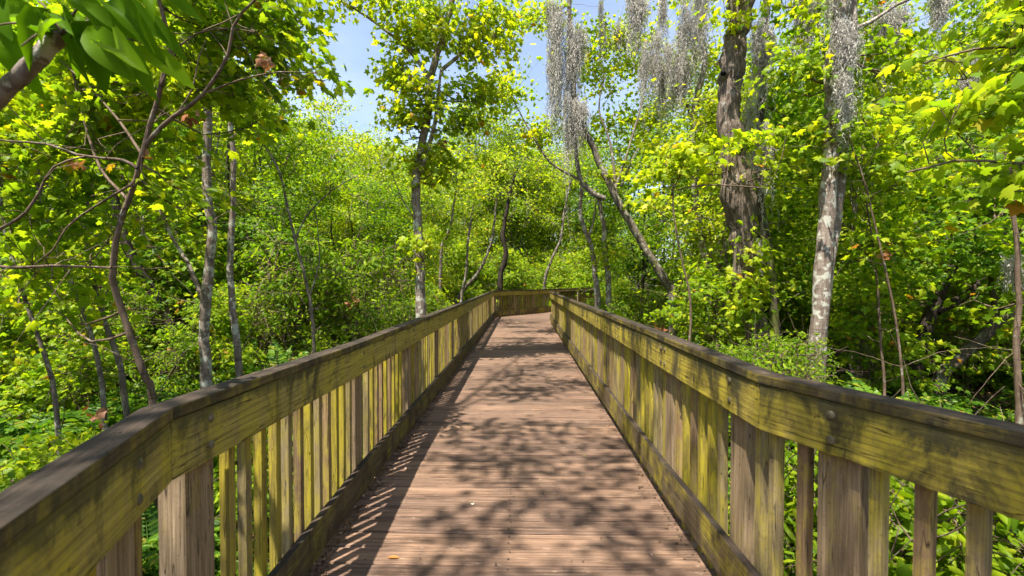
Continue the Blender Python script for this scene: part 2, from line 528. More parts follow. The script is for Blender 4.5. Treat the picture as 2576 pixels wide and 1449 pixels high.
def bolt_mesh():
    bm = bmesh.new()
    bmesh.ops.create_uvsphere(bm, u_segments=14, v_segments=8, radius=1)
    for v in list(bm.verts):
        if v.co.z < -.01: bm.verts.remove(v)
    for v in bm.verts:
        v.co = Vector((v.co.x * .0150, v.co.z * -.006, v.co.y * .0150))   # dome points to -y
    for f in bm.faces: f.smooth = True
    me = bpy.data.meshes.new('bolt'); bm.to_mesh(me); bm.free(); me.materials.append(M['bolt'])
    return me
BOLT = bolt_mesh()
BAL = [box_mesh('baluster', .040, .036, -.16, 1.04, M[k]) for k in ('baluster_a', 'baluster_b', 'baluster_c', 'baluster_a', 'baluster_c', 'baluster_b')]
POST = [box_mesh('post', .140, .089, -.85, 1.03, M['post'], bev=.006) for _ in range(3)]

def railing(name, label, pts, side, post_s, joints, bal0, spacing, toe, mats, mpts=None, max_bal=96, first_near=True):
    root = empty(name, (pts[1][0], pts[1][1], 0))
    tag(root, label, 'railing')
    inv = Vector(root.location)
    def adopt(o):
        o.parent = root
        o.location = Vector(o.location) - inv
        return o
    # cumulative length measured from pts[1]
    seglen = [math.hypot(b[0] - a[0], b[1] - a[1]) for a, b in zip(pts, pts[1:])]
    start = [0.0]
    for l in seglen: start.append(start[-1] + l)
    s0 = start[1]
    start = [s - s0 for s in start]
    def at(s):
        for i in range(len(seglen)):
            if s <= start[i + 1] or i == len(seglen) - 1:
                t = (s - start[i]) / seglen[i]
                a, b = pts[i], pts[i + 1]
                d = Vector((b[0] - a[0], b[1] - a[1])).normalized()
                return i, t, Vector((a[0] + (b[0] - a[0]) * t, a[1] + (b[1] - a[1]) * t, 0)), d, a[2] + (b[2] - a[2]) * t
    cuts = sorted(set([round(s, 4) for s in start] + [round(j, 4) for j in joints if start[0] < j < start[-1]]))
    fas = []
    for a, b in zip(cuts, cuts[1:]):
        if b - a < .05: continue
        i = at((a + b) / 2)[0]
        ta = (a - start[i]) / seglen[i]; tb = (b - start[i]) / seglen[i]
        f = adopt(board('fascia_board', ta, tb, 0, .038, lambda z: z - .186, lambda z: z - .003, side, pts, i, mats[0], root))
        fas.append((a, b, f))
        adopt(board('cap_board', ta, tb, -.006, .083, lambda z: z, lambda z: z + .038, side, pts, i, mats[1], root, mat_top=M['cap'], wob=.001))
        adopt(board('toe_board', ta, tb, 0, .038, lambda z: toe[0], lambda z: toe[1], side, pts, i, mats[2], root, mat_top=M['cap'], wob=.001))
    for k, s in enumerate(post_s):
        i, t, p, d, z = at(s)
        nrm = Vector((d.y, -d.x)) * side
        o = bpy.data.objects.new('post', POST[k % 3])
        link(o, root)
        q = p + Vector((nrm.x, nrm.y, 0)) * (.040 + .0445)
        o.location = q - inv; o.location.z = z - 1.035
        o.rotation_euler = (0, 0, math.atan2(d.y, d.x))
        # bolts: children of the boards they hold
        host = next((f for a, b, f in fas if a <= s <= b), None)
        if host and p.y < 9.5 and s > start[0]:
            offs = [0.0] if all(abs(s - j) > .06 for j in joints) else [-.035, .035]
            for off in offs:
                for zz in (z - .048, z - .138):
                    bo = bpy.data.objects.new('bolt', BOLT)
                    link(bo, host)
                    hp = Vector(host.location) + inv
                    wp = Vector((p.x + d.x * off, p.y + d.y * off, zz + random.uniform(-.004, .004)))
                    mrot = Matrix.Rotation(host.rotation_euler.z, 4, 'Z')
                    lp = mrot.inverted() @ (wp - hp)
                    lp.y = lp.y + (.002 if side > 0 else -.002) * 0
                    bo.location = lp
                    bo.rotation_euler = (0, random.uniform(0, 3), 0)
                    if side > 0:
                        bo.rotation_euler = (0, 0, R(180))
    # balusters
    items = []
    s = bal0
    while s < start[-1] - .03: items.append(s); s += spacing * random.uniform(.96, 1.04)
    s = bal0 - spacing
    while s > start[0] + .05: items.append(s); s -= spacing
    items = [s for s in items if all(abs(s - q) > .094 for q in post_s) and all(abs(s - c) > .03 for c in start)]
    items.sort(key=lambda s: Vector(at(s)[2]).length)
    rest = []
    for k, s in enumerate(items):
        i, t, p, d, z = at(s)
        nrm = Vector((d.y, -d.x)) * side
        q = p + Vector((nrm.x, nrm.y, 0)) * (.040 + .019 + random.uniform(0, .004))
        me = BAL[random.randrange(6)]
        mat = Matrix.Translation(q - inv + Vector((0, 0, z - 1.05))) @ Matrix.Rotation(math.atan2(d.y, d.x) + random.uniform(-.05, .05), 4, 'Z') @ Matrix.Rotation(random.uniform(-.006, .006), 4, 'Y')
        if k < max_bal:
            o = bpy.data.objects.new('baluster', me); link(o, root)
            o.matrix_local = mat
        else:
            rest.append((me, mat))
    if rest:
        V = []; F = []; MI = []
        mlist = [M['baluster_a'], M['baluster_b'], M['baluster_c']]
        for me, mat in rest:
            k = len(V)
            mi = mlist.index(me.materials[0])
            for v in me.vertices: V.append(tuple(mat @ v.co))
            for p in me.polygons:
                F.append(tuple(k + q for q in p.vertices)); MI.append(mi)
        me = bpy.data.meshes.new('balusters'); me.from_pydata(V, [], F)
        for m_ in mlist: me.materials.append(m_)
        me.polygons.foreach_set('material_index', MI)
        o = link(bpy.data.objects.new('far_balusters', me), root); o['kind'] = 'stuff'
    return root

lp = [-2.6, -1.2, -.22, .18] + [1.80 + 1.44 * i for i in range(11)]
railing('wooden_railing', 'long timber railing left of the boardwalk, its inner boards in shade, streaked olive',
        LEFT, -1, lp, [-1.5, 1.86, 4.75, 7.6, 10.5, 13.4, 16.2], .36, .118, (.032, .222), (M['fascia_left'], M['cap_edge'], M['toe_left']))
rp = [-2.4, -1.55, -.285, .25, 1.19] + [2.62 + 1.42 * i for i in range(9)] + [14.9, 16.5, 18.1, 19.7, 21.3]
railing('wooden_railing', 'long timber railing right of the boardwalk, sunlit boards stained bright yellow with algae',
        RIGHT, 1, rp, [1.19, 3.9, 6.6, 9.2, 11.9, 13.3, 16.5, 19.7], .09, .122, (.088, .290), (M['fascia'], M['cap_edge'], M['toe']))
fp = [-4.0, -2.7, -1.35, 1.4, 2.8, 4.2]
railing('wooden_railing', 'dark weathered railing crossing behind the far end of the deck where the boardwalk bends',
        FAR, -1, fp, [-2.2, 2.0, 5.0], .1, .122, (.06, .25), (M['fascia_left'], M['cap'], M['toe']), max_bal=80)

# ------------------------------------------------------------------ leaf templates
def fan(outline):
    """outline: list of (x,y,z); returns verts, tris as a fan round a centre"""
    V = [(0, .42, .03)] + outline
    n = len(outline)
    F = [(0, 1 + i, 1 + (i + 1) % n) for i in range(n)]
    return np.array(V, float), np.array(F)

def maple():
    half = [(.03, 0), (.20, -.06), (.42, .08), (.33, .20), (.62, .34), (.50, .47), (.66, .66), (.38, .62), (.28, .60), (.26, .82), (.12, .88)]
    pts = [(0, .06)] + half + [(0, 1.08)] + [(-x, y) for x, y in half[::-1]]
    out = [(x, y, -.20 * abs(x) ** 1.3 - .16 * (y - .3) ** 2) for x, y in pts]
    return fan(out)
def star():
    pts = [(0, 0), (.40, .05), (.30, .25), (.62, .55), (.28, .62), (0, 1.05), (-.28, .62), (-.62, .55), (-.30, .25), (-.40, .05)]
    return fan([(x, y, -.2 * abs(x) - .15 * (y - .3) ** 2) for x, y in pts])
def rhomb():
    V = np.array([(0, 0, 0), (.38, .45, -.10), (0, 1.0, -.08), (-.38, .45, -.10)], float)
    return V, np.array([(0, 1, 2), (0, 2, 3)])
def ellipse(w=.2):
    pts = [(0, 0), (w * .7, .2), (w, .45), (w * .75, .75), (0, 1), (-w * .75, .75), (-w, .45), (-w * .7, .2)]
    return fan([(x, y, -.1 * abs(x) / w * .6 - .18 * (y - .3) ** 2) for x, y in pts])
def folded(w=.2, rows=8):
    V, F = [], []
    for i in range(rows + 1):
        y = i / rows; hw = w * math.sin(math.pi * y ** .85) ** .8 if 0 < i < rows else 0.002
        d = -.30 * (y - .35) ** 2
        rip = .010 * (-1) ** i
        V += [(-hw, y - .02, d + hw * .38 + rip), (0, y, d), (hw, y - .02, d + hw * .38 + rip)]
    for i in range(rows):
        a = i * 3
        for j in (0, 1):
            F += [(a + j, a + j + 1, a + j + 4), (a + j, a + j + 4, a + j + 3)]
    return np.array(V, float), np.array(F)
TPL = {'folded': folded(), 'maple': maple(), 'star': star(), 'rhomb': rhomb(), 'ellipse': ellipse(.2), 'broad': ellipse(.24)}

def unit(a):
    return a / np.maximum(np.linalg.norm(a, axis=-1, keepdims=True), 1e-9)

def leaves(pos, nrm, tip, size, kind):
    TV, TF = TPL[kind]
    pos = np.asarray(pos); nrm = unit(np.asarray(nrm)); size = np.asarray(size)
    tip = np.asarray(tip); tip = unit(tip - (tip * nrm).sum(-1, keepdims=True) * nrm)
    sx = np.cross(tip, nrm)
    wsc = rng.uniform(.6, 1.1, (len(pos), 1)); curl = rng.uniform(.2, 3.2, (len(pos), 1, 1))
    V = pos[:, None, :] + size[:, None, None] * (TV[None, :, 0:1] * (sx * wsc)[:, None, :] + TV[None, :, 1:2] * tip[:, None, :] + TV[None, :, 2:3] * curl * nrm[:, None, :])
    n = len(TV)
    F = TF[None] + (np.arange(len(pos)) * n)[:, None, None]
    return V.reshape(-1, 3), F.reshape(-1, 3)

def rand_leaf_frames(N, up=.75, spread=1.0):
    n = rng.normal(0, spread * .55, (N, 3)); n[:, 2] += up
    t = rng.normal(0, 1, (N, 3)); t[:, 2] -= .45
    return n, t

def tube(pts, radii, sides=6, cap=True):
    P = np.array([tuple(p) for p in pts], float); r = np.array(radii, float)
    n = len(P)
    T = np.gradient(P, axis=0); T = unit(T)
    ref = np.array([1.0, .15, .1]) if abs(T[0][0]) < .85 else np.array([0, 1.0, 0])
    U = np.zeros_like(P)
    u = ref - T[0] * ref.dot(T[0]); u /= np.linalg.norm(u)
    for i in range(n):
        u = u - T[i] * u.dot(T[i]); u /= max(np.linalg.norm(u), 1e-6)
        U[i] = u
    B = np.cross(T, U)
    a = np.arange(sides) * 2 * math.pi / sides
    V = P[:, None] + r[:, None, None] * (np.cos(a)[None, :, None] * U[:, None] + np.sin(a)[None, :, None] * B[:, None])
    i = np.arange(n - 1)[:, None] * sides; j = np.arange(sides)[None]
    j2 = (j + 1) % sides
    F = np.stack([i + j, i + j2, i + sides + j2, i + sides + j], -1).reshape(-1, 4)
    return V.reshape(-1, 3), F

def join(parts):
    Vs, Fs, k = [], [], 0
    for V, F in parts:
        Vs.append(V); Fs.append(F + k); k += len(V)
    if not Vs: return np.zeros((0, 3)), np.zeros((0, 4), int)
    return np.concatenate(Vs), np.concatenate(Fs)

def smooth_path(pts, step=.25, wob=0.0):
    """Catmull-Rom through the points"""
    P = [Vector(p) for p in pts]
    if len(P) < 2: return P
    P = [P[0] * 2 - P[1]] + P + [P[-1] * 2 - P[-2]]
    out = []
    for i in range(1, len(P) - 2):
        n = max(2, int((P[i + 1] - P[i]).length / step))
        for k in range(n):
            t = k / n
            a, b, c, d = P[i - 1], P[i], P[i + 1], P[i + 2]
            q = .5 * ((2 * b) + (c - a) * t + (2 * a - 5 * b + 4 * c - d) * t * t + (3 * b - a - 3 * c + d) * t ** 3)
            if wob: q += Vector((random.gauss(0, wob), random.gauss(0, wob), random.gauss(0, wob)))
            out.append(q)
    out.append(P[-2])
    return out

def lumpy(V, axis_pts, amt, freq=6.0):
    """swell and dent a trunk a little"""
    ph = rng.uniform(0, 6.28, 4)
    c = np.array([tuple(p) for p in axis_pts], float)
    idx = np.repeat(np.arange(len(c)), len(V) // len(c))
    d = V - c[idx]
    ang = np.arctan2(d[:, 1], d[:, 0])
    s = 1 + amt * (np.sin(ang * 3 + V[:, 2] * freq + ph[0]) * .5 + np.sin(ang * 5 - V[:, 2] * freq * 1.7 + ph[1]) * .35 + np.sin(V[:, 2] * freq * .9 + ph[2]) * .6)
    return c[idx] + d * s[:, None]

def make_tree(name, label, cat, stems, blobs, leaf='rhomb', lmat='leaf', lsize=.1, per_spray=22, spray_r=.28,
              bark_m='bark_grey', twig_m='bark_twig', twig_r=.006, group=None, bare=0, sides=10, lump=.07, tw_sides=4, lup=.75, flare=1.5, crown_name='crown', step=.2, swell=None):
    """stems: list of (points, r_base, r_tip); blobs: (centre, (rx,ry,rz), sprays)"""
    base = Vector(stems[0][0][0])
    root = empty(name, base)
    tag(root, label, cat, group)
    tr = []; skel = []
    for si, (pts, r0, r1) in enumerate(stems):
        path = smooth_path(pts, step, wob=r0 * .10)
        n = len(path)
        L = [0.0]
        for a, b in zip(path, path[1:]): L.append(L[-1] + (b - a).length)
        rad = []
        for i in range(n):
            t = L[i] / max(L[-1], 1e-6)
            r = r0 + (r1 - r0) * t ** .9
            if si == 0: r *= 1 + (flare - 1) * math.exp(-L[i] / .25)
            if swell and si == 0: r *= 1 + swell[1] * math.exp(-((path[i].z - swell[0]) / swell[2]) ** 2)
            rad.append(r)
        loc = [p - base for p in path]
        V, F = tube(loc, rad, sides if r0 > .03 else 6)
        if r0 > .03: V = lumpy(V, loc, lump)
        tr.append((V, F))
        for i, p in enumerate(loc):
            if i > n * .15: skel.append((p, rad[i]))
    S = np.array([tuple(p) for p, r in skel]); SR = np.array([r for p, r in skel])
    tw = []; Lp = []; 
    for (c, rad3, ns) in blobs:
        c = np.array(tuple(Vector(c) - base)); rad3 = np.array(rad3, float)
        # two-level: first limbs to sub centres, then sprays off them
        nsub = max(2, ns // 7)
        subs = []
        for _ in range(nsub):
            q = c + rad3 * unit(rng.normal(0, 1, 3)) * rng.uniform(.25, .8)
            d = np.linalg.norm(S - q, axis=1) + .6 * np.maximum(0, S[:, 2] - q[2])
            k = int(np.argsort(d)[min(len(d) - 1, rng.integers(0, 3))])
            a = S[k]
            mid = (a + q) / 2 + np.array([0, 0, -.12 * np.linalg.norm(q - a)]) + rng.normal(0, .06, 3)
            path = smooth_path([a, mid, q], .22, .012)
            r0 = min(SR[k] * .5, twig_r * 3.2)
            tw.append(tube(path, np.linspace(r0, twig_r * .9, len(path)), tw_sides + 1))
            subs += [np.array(tuple(p)) for p in path[len(path) // 2:]]
        subs = np.array(subs)
        for _ in range(ns):
            q = c + rad3 * np.clip(rng.normal(0, .52, 3), -1.1, 1.1)
            d = np.linalg.norm(subs - q, axis=1)
            a = subs[int(np.argmin(d))]
            dv = q - a
            mid = (a + q) / 2 + rng.normal(0, .04, 3) + np.array([0, 0, .05])
            path = smooth_path([a, mid, q], .2)
            tw.append(tube(path, np.linspace(twig_r * .8, twig_r * .3, len(path)), 3))
            m = max(3, int(per_spray * rng.uniform(.6, 1.4)))
            pp = np.array([tuple(p) for p in path])
            along = rng.uniform(.25, 1.0, m) * (len(pp) - 1)
            i0 = along.astype(int); i0 = np.minimum(i0, len(pp) - 2); f = (along - i0)[:, None]
            pc = pp[i0] * (1 - f) + pp[i0 + 1] * f
            off = rng.normal(0, 1, (m, 3)) * spray_r * np.array([.75, .75, .16])
            sn = np.array([0, 0, 1.0]) + rng.normal(0, .38, 3)
            off[:, 2] -= (off[:, 0] * sn[0] + off[:, 1] * sn[1]) * .6
            Lp.append((pc + off, off, np.tile(sn, (m, 1))))
        
    for _ in range(bare):
        k = rng.integers(0, len(S))
        a = S[k]; d = unit(rng.normal(0, 1, 3) + np.array([0, 0, .3]))
        ln = rng.uniform(.3, .9)
        pts = [a, a + d * ln * .5 + rng.normal(0, .05, 3), a + d * ln + rng.normal(0, .08, 3)]
        path = smooth_path(pts, .12, .006)
        tw.append(tube(path, np.linspace(twig_r, twig_r * .3, len(path)), 3))
    V, F = join(tr); nt = len(F)
    if tw:
        V2, F2 = join(tw)
        F = np.concatenate([F, F2 + len(V)]); V = np.concatenate([V, V2])
    me = mesh_np('trunk', V, F, M[bark_m], True)
    me.materials.append(M[twig_m])
    mi = np.zeros(len(me.polygons), np.int32); mi[nt:] = 1
    me.polygons.foreach_set('material_index', mi)
    link(bpy.data.objects.new('trunk', me), root)
    if Lp:
        pos = np.concatenate([a[0] for a in Lp]); off = np.concatenate([a[1] for a in Lp]); sn = np.concatenate([a[2] for a in Lp])
        N = len(pos)
        nrm, tip = rand_leaf_frames(N, 0.0, .85); nrm = nrm + sn * lup
        tip += unit(off) * .8
        cc = S.mean(0); o2 = pos - cc; o2[:, 2] = 0
        nrm = nrm + unit(o2) * .45
        V, F = leaves(pos, nrm, tip, lsize * rng.uniform(.45, 1.4, N), leaf)
        link(bpy.data.objects.new(crown_name, mesh_np(crown_name, V, F, M[lmat])), root)
    return root

def g(px, D):
    x = (px - 1308.0) / 1145.0 * D
    return Vector((x, D, float(gh(x, D)) - .05))

#==TREES==
def st(D, pts, r0, r1, ground=True, dd=0.0):
    """a stem through places read off the photograph; dd leans it away (+) or towards the camera (-) over its length"""
    n = len(pts)
    P = [W(px, py, D + dd * i / max(1, n - 1)) for i, (px, py) in enumerate(pts)]
    if ground:
        P = [Vector((P[0].x, P[0].y, float(gh(P[0].x, P[0].y)) - .08))] + P
    return (P, r0, r1)
def bl(px, py, D, rx, ry, rz, n):
    return (W(px, py, D), (rx, ry, rz), n)

HERO = []
def hero(*a, **k):
    o = make_tree(*a, **k); HERO.append(o); return o

# --- centre left maple that stands out against the sky
hero('maple_tree', 'lichen spotted maple, sunny yellow crown against the sky left of the far bend', 'tree',
     [st(8, [(1058, 780), (1052, 600), (1046, 450), (1072, 310), (1085, 190), (1120, 80), (1150, -60), (1165, -260)], .105, .04),
      st(8, [(1058, 430), (1085, 350), (1100, 270), (1110, 180)], .05, .02, False, -.3),
      st(8, [(1085, 210), (1040, 140), (960, 70), (860, 5), (800, -10)], .04, .010, False, -.6),
      st(8, [(1110, 180), (1180, 120), (1230, 40), (1260, -60)], .035, .012, False, .3),
      st(8, [(1050, 560), (1010, 500), (985, 430)], .014, .005, False)],
     [bl(1130, 50, 8, 1.05, .9, .8, 42), bl(1030, 90, 7.8, .65, .7, .55, 20), bl(1215, 130, 8.2, .65, .6, .65, 24),
      bl(1075, 250, 7.9, .75, .6, .6, 20), bl(1010, 290, 7.8, .3, .4, .4, 12), bl(840, -5, 7.4, .45, .4, .10, 7), bl(980, 20, 7.6, .4, .4, .25, 12), bl(1180, 300, 8.1, .45, .5, .35, 16),
      bl(1040, 400, 7.9, .45, .4, .5, 12), bl(1150, -150, 8.2, 1.3, 1.2, .6, 30), bl(1000, 180, 7.9, .35, .4, .5, 16), bl(1260, 60, 8.2, .35, .5, .4, 16), bl(1120, 400, 8.1, .4, .4, .4, 14), bl(1230, 240, 8.3, .4, .4, .4, 14), bl(1055, 620, 7.8, .25, .25, .5, 8)],
     leaf='star', lmat='leaf_yellow', lsize=.096, per_spray=25, spray_r=.22, bark_m='bark_light', bare=14)

# --- near left branching maple
hero('maple_tree', 'slender dark stemmed maple closest to the left railing, big leaved boughs overhead', 'tree',
     [st(3.7, [(366, 1010), (350, 960), (322, 880), (290, 780), (268, 700), (280, 600), (315, 490), (342, 400), (370, 310), (400, 210), (425, 125), (400, 20), (380, -120)], .034, .012, True, -.5),
      st(3.3, [(357, 365), (400, 315), (505, 235), (570, 140), (584, 65), (640, 0), (700, -90)], .017, .006, False, -.2),
      st(3.3, [(440, 282), (480, 220), (495, 150), (520, 90)], .007, .003, False),
      st(3.3, [(335, 420), (300, 400), (250, 395), (180, 385), (100, 357), (0, 350), (-120, 330)], .012, .006, False),
      st(3.4, [(322, 460), (220, 520), (150, 570), (115, 625), (60, 668)], .010, .004, False),
      st(3.3, [(400, 210), (450, 110), (540, 70), (640, 80)], .010, .004, False),
      st(3.2, [(-80, 660), (0, 672), (110, 668), (200, 670), (265, 673)], .013, .009, False),
      st(3.2, [(-60, 590), (0, 560), (45, 530), (80, 480), (120, 415), (200, 390)], .012, .006, False),
      st(3.3, [(520, 230), (600, 200), (700, 180), (800, 185)], .008, .003, False),
      st(3.5, [(310, 500), (240, 420), (200, 300), (170, 160), (160, 20)], .012, .005, False, .3),
      st(3.5, [(350, 390), (290, 300), (210, 210), (120, 130)], .012, .005, False, .2)],
     [bl(150, 180, 3.85, 0.67, 0.40, 0.50, 50), bl(330, 150, 3.95, 0.67, 0.40, 0.50, 56), bl(520, 90, 3.75, 0.56, 0.32, 0.43, 50), bl(650, 60, 3.75, 0.40, 0.28, 0.34, 30), bl(730, 30, 3.85, 0.22, 0.24, 0.22, 12), bl(500, -20, 3.85, 0.67, 0.32, 0.34, 34),
      bl(120, 380, 3.85, 0.56, 0.36, 0.36, 44), bl(300, 330, 4.15, 0.56, 0.36, 0.40, 44), bl(500, 230, 3.85, 0.50, 0.32, 0.31, 36), bl(690, 170, 3.75, 0.38, 0.24, 0.22, 22), bl(800, 195, 3.65, 0.13, 0.10, 0.11, 5), bl(640, 300, 4.25, 0.34, 0.32, 0.22, 14),
      bl(90, 520, 3.85, 0.47, 0.32, 0.29, 26), bl(470, 500, 3.65, 0.31, 0.20, 0.13, 9), bl(360, 470, 3.95, 0.39, 0.24, 0.22, 14), bl(60, 640, 3.95, 0.40, 0.32, 0.28, 16), bl(250, 600, 4.05, 0.34, 0.24, 0.22, 9), bl(40, 800, 3.85, 0.34, 0.24, 0.22, 8), bl(170, 760, 4.25, 0.34, 0.24, 0.22, 7), bl(400, -130, 3.4, 0.90, 0.70, 0.40, 14),
      bl(20, 260, 4.05, 0.45, 0.32, 0.45, 26), bl(250, 30, 4.25, 0.67, 0.40, 0.45, 36)],
     leaf='maple', lmat='leaf', lsize=.074, per_spray=13, spray_r=.17, bark_m='bark_twig', bare=40, flare=1.1, twig_r=.0045, lump=.04, step=.12)

# --- the two pale poles
hero('birch_tree', 'thicker of two pale slender trunks standing side by side beyond the left railing', 'tree',
     [st(5.6, [(508, 960), (503, 860), (505, 780), (520, 640), (527, 560), (515, 470), (513, 400), (520, 300), (518, 200), (525, 60), (530, -160), (560, -420)], .070, .03),
      st(5.6, [(508, 780), (480, 700), (455, 650), (425, 600), (390, 520)], .035, .015, False, .3)],
     [bl(500, 40, 6.0, 1.0, .9, .5, 30), bl(700, -380, 6.8, 1.7, 1.7, .6, 18), bl(420, 520, 6, .6, .6, .4, 14)],
     leaf='star', lmat='leaf', lsize=.085, per_spray=20, spray_r=.28, bark_m='bark_light', bare=10)
hero('birch_tree', 'thinner, straighter of two pale slender trunks standing side by side beyond the left railing', 'tree',
     [st(5.9, [(592, 945), (588, 880), (578, 780), (572, 680), (576, 580), (583, 470), (580, 380), (574, 300), (570, 200), (560, 60), (540, -160)], .050, .022)],
     [bl(640, 60, 6.4, .8, .8, .6, 30), bl(640, 260, 6.8, .6, .7, .5, 16)],
     leaf='star', lmat='leaf', lsize=.085, per_spray=20, spray_r=.28, bark_m='bark_light', bare=12)

# --- behind on the left
hero('oak_tree', 'dark leaning trunk with a hollow swollen foot deep in shade on the left', 'tree',
     [st(8.6, [(455, 930), (430, 860), (395, 780), (350, 700), (300, 600), (270, 480), (250, 330)], .12, .06),
      st(8.6, [(430, 880), (400, 830), (330, 800), (250, 740), (150, 650), (60, 600)], .07, .03, False, -.3)],
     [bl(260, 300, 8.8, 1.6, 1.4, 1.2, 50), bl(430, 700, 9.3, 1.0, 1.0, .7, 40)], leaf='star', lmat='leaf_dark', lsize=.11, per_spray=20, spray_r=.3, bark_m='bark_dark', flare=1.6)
for lab, D, pts, r in (
    ('slim reddish sapling trunk bending left just behind the dark stemmed maple', 4.6, [(240, 1040), (225, 900), (180, 760), (130, 640), (90, 520), (60, 350), (40, 120)], .03),
    ('lichen patched sapling with a crook in its trunk, second from the left edge', 4.9, [(300, 1060), (285, 930), (250, 820), (215, 700), (200, 560), (225, 400), (230, 200)], .034),
    ('thin sapling standing nearest the left edge above the railing', 4.1, [(120, 1100), (105, 960), (60, 820), (20, 690), (-20, 520), (-30, 250)], .026)):
    hero('sapling', lab, 'sapling', [st(D, pts, r, r * .4)],
         [bl(pts[-1][0] + 40, pts[-1][1] + 30, D + .2, .8, .7, .5, 26), bl(pts[3][0], pts[3][1], D + .3, .6, .5, .35, 14)],
         leaf='star', lmat='leaf', lsize=.08, per_spray=17, spray_r=.25, bark_m='bark_grey', bare=16, flare=1.15)
hero('sapling', 'crooked twiggy sapling rising just left of the two pale trunks foot ferns', 'sapling',
     [st(7.0, [(785, 870), (778, 780), (768, 720), (738, 600), (715, 500), (700, 430), (660, 360), (620, 300)], .034, .014),
      st(7.0, [(776, 740), (800, 660), (795, 560)], .014, .006, False), st(7.0, [(740, 600), (770, 540), (830, 480), (900, 440)], .016, .006, False)],
     [bl(660, 330, 7.2, .9, .8, .7, 40), bl(780, 470, 7.4, .8, .8, .6, 30)],
     leaf='rhomb', lmat='leaf_small', lsize=.075, per_spray=30, spray_r=.24, bark_m='bark_grey', bare=30, flare=1.15)

# --- middle distance stems
def mid(label, D, pts, r, blobs, lm='leaf_yellow', bk='bark_grey', **k):
    hero('swamp_tree', label, 'tree', [st(D, pts, r, r * .35)] + k.pop('more', []), blobs, leaf='rhomb', lmat=lm, lsize=.13, per_spray=26, spray_r=.34, bark_m=bk, bare=10, **k)
mid('pale grey trunk leaning right at the outer corner of the far bend', 19, [(1132, 790), (1165, 730), (1200, 690), (1225, 640), (1240, 590), (1250, 500)], .10, [bl(1225, 470, 19, 1.5, 1.4, 1.1, 24)])
mid('dark trunk with a pale neighbour straight behind the left end of the far railing', 21, [(1257, 740), (1262, 680), (1272, 640), (1266, 590), (1280, 500), (1300, 420)], .17, [bl(1290, 420, 21, 1.9, 1.8, 1.4, 32)], bk='bark_dark')
mid('slanting bare trunk above the middle of the far railing', 24, [(1370, 712), (1385, 660), (1410, 600), (1420, 530), (1440, 430)], .10, [bl(1410, 430, 24, 1.8, 1.8, 1.4, 30)])
mid('pair of slim grey trunks left of the far bend', 15, [(1105, 770), (1108, 700), (1112, 620), (1135, 560), (1150, 450)], .07, [bl(1150, 450, 15, 1.4, 1.4, 1.2, 46)],
    more=[st(15.3, [(1160, 750), (1172, 690), (1176, 620), (1190, 520)], .06, .03, True)])

# --- right: leaning mossy group
hero('leaning_tree', 'pale curving trunk at the right side of the far bend', 'tree',
     [st(12.5, [(1503, 745), (1500, 715), (1492, 650), (1480, 600), (1463, 560), (1459, 520), (1463, 465)], .105, .05),
      st(12.5, [(1480, 600), (1492, 560), (1498, 510)], .04, .02, False),
      st(12.5, [(1530, 720), (1522, 650), (1516, 560), (1505, 500)], .09, .06, True)],
     [bl(1500, 600, 12.7, .4, .5, .5, 8), bl(1540, 640, 12.2, .6, .5, .6, 18)], leaf='rhomb', lmat='leaf_yellow', lsize=.12, per_spray=20, spray_r=.3, bark_m='bark_light')
hero('leaning_tree', 'long trunk leaning left over the far bend, draped in grey moss', 'tree',
     [st(11, [(1690, 750), (1679, 720), (1644, 665), (1584, 560), (1549, 500), (1509, 415), (1479, 350), (1452, 300), (1439, 200), (1432, 60), (1425, -90)], .115, .05),
      st(11, [(1520, 500), (1494, 490), (1459, 450), (1446, 370), (1436, 250)], .07, .035, False),
      st(11, [(1459, 455), (1384, 410), (1329, 325), (1294, 260), (1260, 200)], .035, .010, False, .6),
      st(11, [(1549, 500), (1535, 370), (1505, 280), (1520, 190)], .04, .012, False, .4),
      st(11, [(1545, 480), (1590, 340), (1620, 220), (1640, 80)], .035, .012, False, .6),
      st(11, [(1560, 470), (1600, 380), (1650, 300)], .025, .008, False, 1.0)],
     [bl(1270, 230, 11.6, .8, .9, .7, 34), bl(1345, 330, 11.5, .7, .8, .5, 26), bl(1350, 45, 11.5, .6, .8, .5, 24), bl(1500, 150, 12, .8, 1, 1.0, 44), bl(1590, 130, 12, .8, 1, 1.0, 40),
      bl(1620, 330, 12, .9, 1, .8, 36), bl(1500, 330, 12, .5, .8, .6, 16), bl(1540, 430, 11.2, .5, .5, .4, 12), bl(1430, -130, 11.5, 1.5, 1.4, .6, 26), bl(1680, 220, 12.5, .9, 1, 1.0, 30)],
     leaf='star', lmat='leaf_yellow', lsize=.095, per_spray=26, spray_r=.30, bark_m='bark_grey', bare=40)
hero('mossy_tree', 'slim pale trunk swollen at the foot between the leaning tree and the big rough trunk', 'tree',
     [st(10, [(1782, 745), (1780, 700), (1770, 640), (1752, 560), (1745, 470), (1737, 360), (1745, 260), (1765, 170), (1750, 40), (1745, -100)], .10, .05),
      st(10, [(1740, 330), (1720, 260), (1690, 200), (1660, 120)], .035, .015, False)],
     [bl(1730, -60, 10.5, 1.4, 1.4, .7, 40), bl(1680, 420, 10.5, .7, .7, .5, 22), bl(1640, 520, 10, .5, .5, .4, 12)], leaf='star', lmat='leaf_yellow', lsize=.115, per_spray=18, spray_r=.28, bark_m='bark_light', bare=14, flare=1.8)

